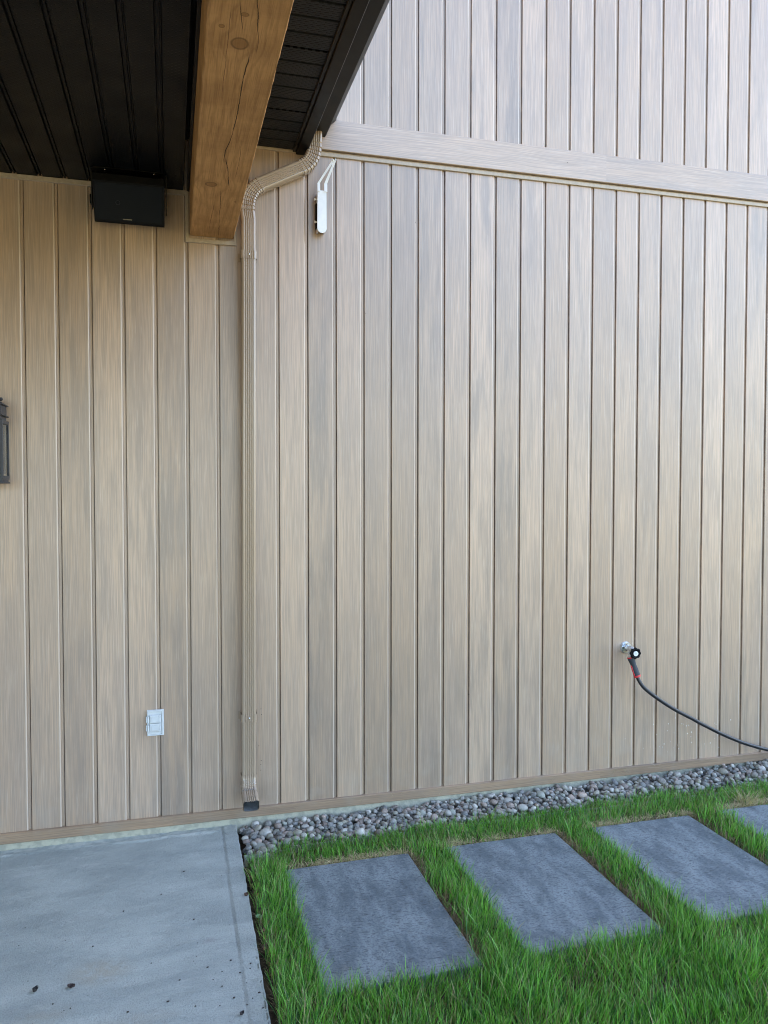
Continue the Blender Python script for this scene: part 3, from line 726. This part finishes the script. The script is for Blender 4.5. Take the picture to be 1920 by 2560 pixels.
R_ = [ringo(.0285, -.009), ringo(.0325, -.005), ringo(.0325, .003), ringo(.029, .007), ringo(.021, .007), ringo(.0175, .001), ringo(.001, .001)]
vs = sum(R_, [])
m.add(vs, [(j*n+k, j*n+(k+1) % n, (j+1)*n+(k+1) % n, (j+1)*n+k) for j in range(len(R_)-1) for k in range(n)], True); m.add(R_[0], [tuple(range(n))])
m.build('handwheel', M_blackpl, fa)
m = MB(); m.tube([wc+ax*.0015, wc+ax*.008], .0145, 20); m.build('wheel_disc', M_white, fa)
m = MB(); m.tube([wc+ax*.008, wc+ax*.010], .0035, 6, smooth=False); m.build('wheel_screw', M_galv, fa)

hz = empty('garden_hose', (2.62, -.08, .65), label='black garden hose with a red and black grip, drooping from the faucet to the right', cat='hose')
g0 = Vector((2.6095, -.0735, .771)); g1 = Vector((2.6425, -.094, .657)); dr = (g1-g0).normalized()
m = MB(); rs = [.0205, .0205, .0185, .0165, .0175, .0190, .0190, .0192]
m.tube([g0+dr*(.006+t*.108) for t in (0, .08, .2, .36, .52, .7, .88, 1)], rs, 20); m.build('grip', M_grip, hz)
m = MB(); m.tube([g0, g0+dr*.006], .0212, 20); m.build('red_collar', M_red, hz)
m = MB(); m.tube([g1-dr*.009, g1+dr*.002], .0202, 20); m.build('red_collar', M_red, hz); m = MB()
side = Vector((-1, -.25, -.25)); side = (side-dr*side.dot(dr)).normalized()
for t in range(13):
    p = g0+dr*(.052+.0045*t)+side*.0175; m.sphere(p, .0052, 8, 5)
m.build('red_stripe', M_red, hz)
hp = [g1-dr*.01, g1+dr*.012, (2.667, -.106, .606), (2.702, -.112, .5715), (2.764, -.115, .5255), (2.847, -.115, .4715), (2.917, -.114, .431), (3.003, -.112, .3865), (3.073, -.110, .348), (3.219, -.107, .2735), (3.366, -.103, .2085), (3.471, -.100, .171), (3.56, -.097, .143), (3.70, -.11, .105), (3.9, -.15, .075), (4.15, -.20, .062), (4.5, -.24, .058), (5.0, -.27, .058)]
hp = [Vector(p) for p in hp]; fine = []
for i in range(len(hp)-1):
    p0, p1, p2, p3 = hp[max(i-1, 0)], hp[i], hp[i+1], hp[min(i+2, len(hp)-1)]
    for k in range(8):
        t = k/8; fine.append(.5*((2*p1)+(p2-p0)*t+(2*p0-5*p1+4*p2-p3)*t*t+(-p0+3*p1-3*p2+p3)*t**3))
fine.append(hp[-1])
m = MB(); m.tube(fine, .0112, 18); m.build('hose_tube', M_hose, hz)

# ------------------------------------------------------------------ pavers
PV = [(.502, 1.100, -.540, -1.452, 0), (1.292, 1.893, -.520, -1.432, 1), (2.092, 2.690, -.512, -1.424, 2), (2.882, 3.480, -.500, -1.412, 3), (3.665, 4.275, -.490, -1.402, 4)]
PL = ['blue-grey concrete paver nearest the patio slab, with a brown stain at its front corner',
      'dark slate-grey concrete paver in the middle of the lawn, second from the patio slab',
      'mottled grey concrete paver third from the patio slab, under the hose faucet side',
      'grey concrete paver at the right edge of the photo, mostly cut off by the frame',
      'grey concrete paver beyond the right edge of the photo']
PLAB_ROT = [.012, .008, .004, .002, 0]
pm = None
for (a, b_, y1, y0, k) in PV[:4]:
    w_, l_ = .2995, (y1-y0)/2
    if pm is None:
        m = MB(); r = .006
        prof_rr = rrect(-w_, w_, -l_, l_, .008, 3); n = len(prof_rr)
        def inset(d): return rrect(-w_+d, w_-d, -l_+d, l_-d, .008, 3)
        vs = [(x_, y_, -.045) for x_, y_ in prof_rr]+[(x_, y_, -.005) for x_, y_ in prof_rr]+[(x_, y_, -.0015) for x_, y_ in inset(.0015)]+[(x_, y_, 0) for x_, y_ in inset(.005)]
        m.add(vs, [(j*n+i, j*n+(i+1) % n, (j+1)*n+(i+1) % n, (j+1)*n+i) for j in range(3) for i in range(n)])
        m.add(vs[3*n:], [tuple(range(n))]); m.add(vs[:n], [tuple(range(n))[::-1]])
        pm = m.build('stepping_paver', M_pav); o = pm
    else:
        o = pm.copy(); C.objects.link(o)
    o.location = ((a+b_)/2, (y0+y1)/2, 0.001-.0015*k); o.rotation_euler = (radians(.2), radians(.15*(k-1)), PLAB_ROT[k])
    tag(o, PL[k], 'paver', 'concrete pavers set in the lawn')

# ------------------------------------------------------------------ gravel
def ico(sub):
    import bmesh
    bm = bmesh.new(); bmesh.ops.create_icosphere(bm, subdivisions=sub, radius=1.)
    v = np.array([q.co[:] for q in bm.verts]); f = np.array([[q.index for q in t.verts] for t in bm.faces]); bm.free(); return v, f
iv, if_ = ico(3)
gy0 = lambda x: -.262-.02*np.sin(x*2.1)-.025*(vnoise(x*6, x*0, 5)-.5)-np.clip((.52-x)/.10, 0, 1)*.105+np.clip((x-1.5)/2, 0, 1)*.045
res = .004; GXN, GYN = int(5.0/res), int(.48/res); hf = np.full((GYN, GXN), -.03)
stones = []; cnt = 0
cands = [(rng.uniform(.327, 5.0), rng.uniform(-.42, -.004)) for _ in range(9000)]
for (x, y) in cands:
    if y < gy0(x): continue
    base = rng.uniform(.0075, .0170)
    if x < .62: base *= 1.25
    if rng.random() < .12: base *= 1.45
    r = np.array([base*rng.uniform(1.0, 1.45), base*rng.uniform(.85, 1.1), base*rng.uniform(.65, .9)])
    if x-r[0]*.9 < .326: continue
    if y+r[1]*.9 > -.002: y = -.002-r[1]*.9
    hx, hy = int((x)/res), int((y+.46)/res); k = max(1, int(base*.75/res))
    if hy-k < 0 or hy+k+1 > GYN or hx+k+1 > GXN: continue
    win = hf[hy-k:hy+k+1, hx-k:hx+k+1]; hh = np.percentile(win, 75)
    capz = -.004+np.clip((x-.5)/2.6, 0, 1)*.030+.010*(vnoise(x*9, y*9, 44)-.5)+ np.clip((x-2.6), 0, 1)*.012
    if hh > capz: continue
    zc_ = hh+r[2]*.55
    yy_, xx_ = np.mgrid[-k-1:k+2, -k-1:k+2]; 
    dome = zc_+r[2]*np.sqrt(np.clip(1-((xx_*res/base)**2+(yy_*res/base)**2)*.8, 0, 1))
    sub = hf[hy-k-1:hy+k+2, hx-k-1:hx+k+2]
    if sub.shape == dome.shape: np.maximum(sub, np.where(dome > zc_, dome, -1), out=sub)
    stones.append((x, y, zc_, r))
cols = np.array([1.16, 1.12, 1.02])*np.array([(.20, .20, .195), (.27, .265, .25), (.12, .125, .125), (.27, .215, .19), (.36, .355, .34), (.17, .155, .14), (.22, .18, .16), (.22, .235, .21), (.15, .155, .16), (.24, .23, .19)])
Vs, Fs, Cs = [], [], []
for i, (x, y, z, r) in enumerate(stones):
    d1 = rng.normal(size=(5, 3)); d1 /= np.linalg.norm(d1, axis=1)[:, None]
    v = iv.copy(); s = np.ones(len(v))
    for d_ in d1: s += rng.uniform(-.16, .13)*np.clip(v@d_, 0, 1)**2
    for d_ in d1:                                # facets
        t = v@d_; s = np.where(t*s > .74, .74/np.maximum(t, 1e-3)*.6+s*.4, s)
    v = v*s[:, None]*r
    ang, tl, tb = rng.uniform(0, 6.28), rng.normal(0, .35), rng.normal(0, .35)
    ca, sa = cos(ang), sin(ang); R1 = np.array([[ca, -sa, 0], [sa, ca, 0], [0, 0, 1]]); ct, st_ = cos(tl), sin(tl); R2 = np.array([[1, 0, 0], [0, ct, -st_], [0, st_, ct]]); cb, sb = cos(tb), sin(tb); R3 = np.array([[cb, 0, sb], [0, 1, 0], [-sb, 0, cb]])
    v = v@(R1@R2@R3).T+np.array([x, y, z])
    Vs.append(v); Fs.append(if_+i*len(iv)); Cs.append(np.tile(cols[rng.integers(len(cols))]*rng.uniform(.75, 1.35), (len(iv), 1)))
gv = np_mesh('gravel', np.vstack(Vs), [np.vstack(Fs)], M_stone, np.vstack(Cs), smooth=True)
tag(gv, 'strip of rounded grey and pinkish river pebbles along the foot of the wall', 'gravel', kind='stuff')

# metal edging between gravel and lawn
m = MB(); ep = [(.329, -.372), (.395, -.377), (.44, -.36), (.50, -.315), (.62, -.285), (5.0, -.245)]
for off, hh in ((0, .012), (-.006, .006)):
    for i in range(len(ep)-1):
        (xa, ya), (xb, yb) = ep[i], ep[i+1]; za = hh if i < 2 else -.012; zb2 = hh if i < 1 else -.012
        m.add([(xa, ya+off, -.04), (xb, yb+off, -.04), (xb, yb+off, zb2), (xa, ya+off, za), (xa, ya+off-.002, -.04), (xb, yb+off-.002, -.04), (xb, yb+off-.002, zb2), (xa, ya+off-.002, za)],
              [(0, 1, 2, 3), (4, 7, 6, 5), (3, 2, 6, 7), (0, 3, 7, 4), (1, 5, 6, 2)])
tag(m.build('edging_strip', M_edge), 'thin zinc edging strip showing between the pebbles and the grass at the slab corner', 'edging')

# ------------------------------------------------------------------ grass
def in_pav(x, y, pad=0.):
    r = np.zeros_like(x, bool)
    for a, b_, y1, y0, k in PV[:4]: r |= (x > a-pad) & (x < b_+pad) & (y < y1+pad) & (y > y0-pad)
    return r
def blades(n, x, y, h, wd, ld, lean, curl, col, z0=-.03, tipcol=None, flat=0.):
    """vectorised grass blades: 4 levels -> 7 verts"""
    ts = np.array([0, .38, .74, 1.]); yaw = rng.uniform(0, 6.28, n)
    wx, wy = np.cos(yaw), np.sin(yaw)
    V = np.zeros((n, 7, 3)); Cc = np.zeros((n, 7, 3)); vi = 0
    for j, t in enumerate(ts):
        hor = h*(lean*t+curl*t*t); ver = h*np.sqrt(np.clip(1-(lean*.6+curl*.5)**2, .08, 1))*t*(1-flat*t)
        cx_, cy_, cz_ = x+np.cos(ld)*hor, y+np.sin(ld)*hor, z0+ver
        wj = wd*(1-.25*t-.45*t*t)*.5
        shade = (.50+.65*t) if False else 1.
        cj = col if tipcol is None or t < .9 else col*.5+tipcol*.5
        if t < .3 and tipcol is not None: cj = col*.6+np.array([.20, .19, .09])*.4
        if j < 3:
            for s in (-1, 1):
                V[:, vi] = np.c_[cx_+s*wx*wj, cy_+s*wy*wj, cz_]; Cc[:, vi] = cj; vi += 1
        else: V[:, vi] = np.c_[cx_, cy_, cz_]; Cc[:, vi] = cj; vi += 1
    b0 = (np.arange(n)*7)[:, None]
    q = np.concatenate([b0+np.array([[0, 1, 3, 2]]), b0+np.array([[2, 3, 5, 4]])]); t3 = b0+np.array([[4, 5, 6]])
    return V.reshape(-1, 3), q, t3, Cc.reshape(-1, 3)
def pts_in(n, x0, x1, y0, y1):
    return rng.uniform(x0, x1, n), rng.uniform(y0, y1, n)
def dens(x, y):
    d = np.ones_like(x)
    top = gy0(x)+.010+.03*(vnoise(x*11, y*3, 71)-.5)
    d *= np.clip((top-y)/.035, 0, 1)
    # thin dry strips behind each paver and on their right-hand side
    for a, b_, y1, y0, k in PV[:4]:
        d *= 1-.97*np.exp(-np.clip(y-y1-.028, 0, 1)**2/.0016)*((x > a-.02) & (x < b_+.02) & (y >= y1-.01))*(.55+.6*vnoise(x*9, y*9, 8+k))
        d *= 1-.92*np.exp(-np.clip(x-b_-.012, 0, 1)**2/.0018)*((y < y1+.02) & (y > y0) & (x >= b_-.01))*(.5+.6*vnoise(x*9, y*12, 3+k))
    d *= 1-.70*np.exp(-((x-3.12)/.14)**2-((y+.43)/.07)**2)
    d *= 1-.5*np.exp(-((x-2.76)/.07)**2-((y+.62)/.2)**2)
    d *= 1-.92*np.exp(-np.clip(x-.330, 0, 1)**2/.00035)*(.5+.7*vnoise(x*7, y*7, 23))
    d *= .55+.45*np.clip(fbm(x*7, y*7, 91)*2.4-.5, 0, 1)
    return np.clip(d, 0, 1)
NG_ = 230000
x, y = pts_in(NG_, .332, 4.6, -2.9, -.2)
# distance falloff in the area beyond what the photo shows
vis = (y > -1.62-.32*x-.25)
keep = (~in_pav(x, y, -.004)) & (rng.random(NG_) < dens(x, y)*np.where(vis, 1, .45)) & ~((x > 3.62) & (rng.random(NG_) < .6))
x, y = x[keep], y[keep]; n = len(x)
hmap = .55+.75*fbm(x*4.5, y*4.5, 33)
h = rng.uniform(.046, .094, n)*hmap*np.where(y < -1.40, 1.15, 1)
gap = np.zeros(n)
for i in range(3): gap = np.maximum(gap, ((x > PV[i][1]) & (x < PV[i+1][0]) & (y < -.45)).astype(float))
h *= np.where(y > -.5, .88, 1.0)*np.where(gap > 0, 1.22, 1)*np.where(x < .50, 1.22, 1)
ld = 6.28*fbm(x*5, y*5, 51)*1.6+rng.normal(0, 1.5, n)
lean = np.abs(rng.normal(.18, .16, n)); curl = np.abs(rng.normal(.16, .15, n))
# blades near a paver flop over its edge
for a, b_, y1, y0, k in PV[:4]:
    m1 = (x < a+.003) & (x > a-.05) & (y < y1) & (y > y0); ld = np.where(m1 & (rng.random(n) < .35), rng.normal(0, .6, n), ld)
    m2 = (y < y0+.003) & (y > y0-.05) & (x > a) & (x < b_); ld = np.where(m2 & (rng.random(n) < .25), rng.normal(pi/2, .7, n), ld)
    m3 = (x > b_) & (x < b_+.05) & (y < y1) & (y > y0); ld = np.where(m3 & (rng.random(n) < .6), rng.normal(.3, .7, n), ld)
wd = rng.uniform(.0016, .0042, n); tall = rng.random(n) < .07; h = np.where(tall, h*1.35, h)
c1 = np.array([.085, .265, .026]); c2 = np.array([.160, .430, .045]); c3 = np.array([.250, .47, .080]); c4 = np.array([.032, .13, .030])
t = rng.random(n)[:, None]; t2 = np.clip(fbm(x*3, y*3, 61)*1.6-.3, 0, 1)[:, None]
col = c1*(1-t)+c2*t; col = col*(1-.4*t2)+c3*.4*t2; col = np.where(rng.random(n)[:, None] < .25, c4, col)
col = np.where(tall[:, None], col*1.25, col); dry = rng.random(n) < (.055+.06*(y > -.5)+.20*(1-dens(x, y)))
col = np.where(dry[:, None], np.array([.34, .27, .14])*rng.uniform(.6, 1.2, n)[:, None], col)
V1, q1, t1, C1 = blades(n, x, y, h, wd, ld, lean, curl, col, tipcol=np.array([.60, .72, .34]))
# low dry thatch lying on the soil in the thin strips
ND = 60000; xd, yd = pts_in(ND, .332, 3.9, -1.9, -.25)
dd_ = 1-dens(xd, yd); near = np.zeros(ND)
kd = (~in_pav(xd, yd, -.002)) & (yd < gy0(xd)+.015) & (rng.random(ND) < np.clip(dd_*1.9-.12, .12, 1))
xd, yd = xd[kd], yd[kd]; nd_ = len(xd)
cd1 = np.array([.40, .32, .18]); cd2 = np.array([.16, .105, .055])
bk = np.zeros(nd_)
for a, b_, y1, y0, k in PV[:4]: bk = np.maximum(bk, ((yd > y1-.01) & (xd > a-.03) & (xd < b_+.03)).astype(float))
tt = np.clip(rng.random(nd_)*.6+bk*.45, 0, 1)[:, None]
tt = np.maximum(tt, np.exp(-((xd-3.12)/.16)**2-((yd+.43)/.09)**2)[:, None]*.95)
cold = cd2*(1-tt)+cd1*tt; cold *= rng.uniform(.6, 1.25, nd_)[:, None]
V2, q2, t2_, C2 = blades(nd_, xd, yd, rng.uniform(.02, .055, nd_), rng.uniform(.0010, .0022, nd_), rng.uniform(0, 6.28, nd_), rng.uniform(.6, .95, nd_), rng.uniform(0, .15, nd_), cold, z0=rng.uniform(-.034, -.006, nd_), flat=.45)
# straw mats at the back edge and right edge of each paver
sxl, syl, scl = [], [], []
for a, b_, y1, y0, k in PV[:4]:
    m_ = 1900; xa = rng.uniform(a-.03, b_+.03, m_); ya = y1+.003+np.abs(rng.normal(0, .028, m_)); kk = rng.random(m_) < .35+.65*(vnoise(xa*7, xa*0, 40+k) > .35)
    sxl.append(xa[kk]); syl.append(ya[kk]); scl.append(np.tile([.60, .49, .29], (kk.sum(), 1)))
    m_ = 1300; ya = rng.uniform(y0+.02, y1+.03, m_); xa = b_+.003+np.abs(rng.normal(0, .022, m_)); kk = rng.random(m_) < .3+.7*(vnoise(ya*7, ya*0, 60+k) > .3)
    tb_ = np.clip((ya[kk]+1.0)/.5, 0, 1)[:, None]
    sxl.append(xa[kk]); syl.append(ya[kk]); scl.append(np.array([.20, .125, .065])*(1-tb_)+np.array([.36, .26, .15])*tb_)
xs_, ys_, cs_ = np.concatenate(sxl), np.concatenate(syl), np.vstack(scl); k_ = ~in_pav(xs_, ys_, -.001); xs_, ys_, cs_ = xs_[k_], ys_[k_], cs_[k_]; ns_ = len(xs_)
V5, q5, t5, C5 = blades(ns_, xs_, ys_, rng.uniform(.018, .05, ns_), rng.uniform(.0011, .0024, ns_), rng.uniform(0, 6.28, ns_), rng.uniform(.7, 1.0, ns_), rng.uniform(0, .2, ns_), cs_*rng.uniform(.55, 1.3, ns_)[:, None], z0=rng.uniform(-.025, .000, ns_), flat=.6)
# the straw tuft beside the last paver
NT = 130; xt = rng.normal(3.12, .022, NT); yt = rng.normal(-.435, .016, NT)
V3_, q3, t3_, C3 = blades(NT, xt, yt, rng.uniform(.05, .12, NT), rng.uniform(.0022, .0036, NT), rng.uniform(0, 6.28, NT), rng.uniform(.35, .95, NT), rng.uniform(0, .2, NT), np.array([.50, .42, .24])*rng.uniform(.7, 1.15, NT)[:, None])
o1, o2 = len(V1), len(V1)+len(V2); o3 = o2+len(V3_)
gr = np_mesh('grass', np.vstack([V1, V2, V3_, V5]), [np.vstack([q1, q2+o1, q3+o2, q5+o3]), np.vstack([t1, t2_+o1, t3_+o2, t5+o3])], M_grass, np.vstack([C1, C2, C3, C5]), smooth=True)
tag(gr, 'bright green lawn grass growing round the pavers, with dry straw along their edges', 'grass', kind='stuff')

# ------------------------------------------------------------------ small litter
def leaf(name, loc, size, rot, colr, curl, label, cat='leaf', group=None):
    nx_, ny_ = 7, 9; V = []; 
    for j in range(ny_):
        t = j/(ny_-1); wdt = size*.42*math.sin(pi*min(1, t*.92+.06))**.7*(1+.12*math.sin(j*2.3))
        for i in range(nx_):
            s_ = i/(nx_-1)*2-1
            V.append((s_*wdt, (t-.5)*size, .001+curl*size*(s_*s_*.6+(t-.5)**2)+.02*size*math.sin(i*2+j*1.7)))
    fs = [(j*nx_+i, j*nx_+i+1, (j+1)*nx_+i+1, (j+1)*nx_+i) for j in range(ny_-1) for i in range(nx_-1)]
    m = MB(); m.add(V, fs, True); o = m.build(name, simple(name+'_brown', colr, .7, var=.35, scale=60)); 
    md = o.modifiers.new('thick', 'SOLIDIFY'); md.thickness = .0006
    o.location = loc; o.rotation_euler = (0, 0, rot); tag(o, label, cat, group); return o
leaf('dead_leaf', (-.350, -1.192, .002), .026, 1.25, (.045, .028, .022), .5, 'dark brown curled leaf scrap, the largest on the patio slab', group='leaf scraps on the patio slab')
leaf('dead_leaf', (-.468, -1.182, .002), .022, -.6, (.02, .016, .014), .9, 'black crumpled leaf scrap left of the large brown one on the patio slab', group='leaf scraps on the patio slab')
leaf('dead_leaf', (.219, -1.497, .003), .017, -.9, (.03, .022, .02), .8, 'small dark leaf scrap on the slab border near the bottom of the photo', group='leaf scraps on the patio slab')
leaf('dead_leaf', (.305, -.735, .003), .020, 1.9, (.10, .05, .03), 1., 'thin reddish-brown leaf scrap on the slab edge beside the grass', group='leaf scraps on the patio slab')
leaf('green_leaf', (.338, -.905, -.003), .030, .3, (.22, .36, .18), .3, 'pale green leaf caught between the slab edge and the grass')
for i, (lx, ly, s_, cc) in enumerate(((.362, -.50, .034, (.12, .075, .045)), (.350, -.60, .026, (.20, .11, .045)), (.356, -.69, .028, (.22, .115, .04)), (.372, -.54, .028, (.14, .09, .06)), (.348, -.66, .022, (.26, .15, .06)))):
    pass
lit_n = 90; lx = rng.normal(.352, .010, lit_n); ly = rng.uniform(-1.35, -.44, lit_n); ly[:50] = rng.normal(-.58, .10, 50)
Vl, Fl, Cl = [], [], []
for i in range(lit_n):
    s_ = rng.uniform(.006, .017); a = rng.uniform(0, 6.28); u = np.array([cos(a), sin(a), rng.normal(0, .5)])*s_; v_ = np.array([-sin(a), cos(a), rng.normal(0, .5)])*s_*rng.uniform(.4, .8)
    c0 = np.array([max(.336, lx[i]), ly[i], rng.uniform(-.028, .002)]); mid = np.array([0, 0, s_*.35])
    Vl += [c0-u, c0+v_*.8+mid, c0+u, c0-v_*.8+mid*.3, c0+mid]; b0 = i*5; Fl += [[b0, b0+1, b0+4], [b0+1, b0+2, b0+4], [b0+2, b0+3, b0+4], [b0+3, b0, b0+4]]
    cc = np.array(random.choice([(.20, .11, .05), (.10, .065, .04), (.27, .16, .07), (.06, .04, .03)])); Cl += [cc*rng.uniform(.7, 1.2)]*5
tag(np_mesh('leaf_litter', np.array(Vl), [np.array(Fl)], M_litter, np.array(Cl)), 'brown crumbled leaf litter in the gap between the slab edge and the grass', 'leaf litter', kind='stuff')
# dirt crumbs on the slab
cr = [(-.339, -1.309), (.164, -1.327), (.287, -1.396), (.232, -1.265), (.205, -1.18), (.12, -1.20), (.136, -1.28), (.17, -1.24), (.25, -1.33), (.275, -1.22), (.262, -1.42), (.24, -1.45), (.15, -1.43), (.049, -.439), (-.05, -.62), (.08, -.86), (-.2, -.72), (-.3, -.95), (-.08, -1.12), (.02, -1.25), (-.4, -1.27), (-.45, -1.36), (-.15, -1.38), (-.02, -1.36), (.07, -1.41), (.285, -1.1), (.29, -1.48), (.2, -1.4), (.27, -1.25)]
cr += [(rng.uniform(-.6, .3), rng.uniform(-1.5, -.2)) for _ in range(30)]
iv1, if1 = ico(1); Vc, Fc, Cc_ = [], [], []
for i, (a, b_) in enumerate(cr):
    s_ = rng.uniform(.0022, .0048) if i < 29 else rng.uniform(.001, .0022)
    Vc.append(iv1*np.array([s_*rng.uniform(.8, 1.5), s_, s_*.5])*rng.uniform(.8, 1.2, (len(iv1), 1))+np.array([a, b_, .0035])); Fc.append(if1+i*len(iv1)); Cc_.append(np.tile([.04, .032, .028], (len(iv1), 1)))
tag(np_mesh('dirt_crumbs', np.vstack(Vc), [np.vstack(Fc)], M_litter, np.vstack(Cc_)), 'dark dirt crumbs scattered over the front of the patio slab', 'dirt', kind='stuff')
# dried splashes and specks on the siding
pts = [(rng.normal(3.02, .17), rng.uniform(.14, .36)) for _ in range(40)]; cl = [(.75, .73, .68)]*40; sz = [rng.uniform(.0012, .0032) for _ in range(40)]
for a, z_ in ((.455, .575), (.452, .605), (.44, .41), (.452, .33), (.45, .31), (1.30, 3.21), (-.30, .55), (.92, 3.86), (.905, 3.835), (1.02, 2.7), (2.2, 3.62), (1.62, .6), (.45, .28)):
    pts.append((a, z_)); cl.append((.03, .025, .02)); sz.append(.0022 if z_ < 3.8 else .004)
Vp, Fp, Cp = [], [], []
for i, ((a, z_), c_, s_) in enumerate(zip(pts, cl, sz)):
    yb_ = -.0008 if z_ < 3.53 else (-.0232 if z_ < 3.69 else -.0008)
    Vp.append(iv1*np.array([s_*rng.uniform(.7, 1.3), .0008, s_*rng.uniform(.7, 1.8)])+np.array([a, yb_, z_])); Fp.append(if1+i*len(iv1)); Cp.append(np.tile(c_, (len(iv1), 1)))
tag(np_mesh('wall_specks', np.vstack(Vp), [np.vstack(Fp)], M_litter, np.vstack(Cp)), 'dried pale splashes and dark specks stuck on the plank siding', 'specks', kind='stuff')
# loose clippings lodged at the foot of the wall
NC = 26; xc_ = np.concatenate([rng.normal(2.55, .14, NC-8), rng.uniform(.4, 1.9, 8)]); 
V4, q4, t4, C4 = blades(NC, xc_, np.full(NC, -.024), rng.uniform(.03, .08, NC), np.full(NC, .0016), rng.choice([0, pi], NC)+rng.normal(0, .15, NC), rng.uniform(.5, .95, NC), rng.uniform(0, .3, NC), np.array([.38, .32, .20])*rng.uniform(.7, 1.2, NC)[:, None], z0=rng.uniform(.05, .085, NC))
tag(np_mesh('grass_clippings', V4, [q4, t4], M_grass, C4), 'dry grass clippings stuck on the skirt board above the pebbles', 'clippings', kind='stuff')
print('stones', len(stones), 'blades', n, nd_)
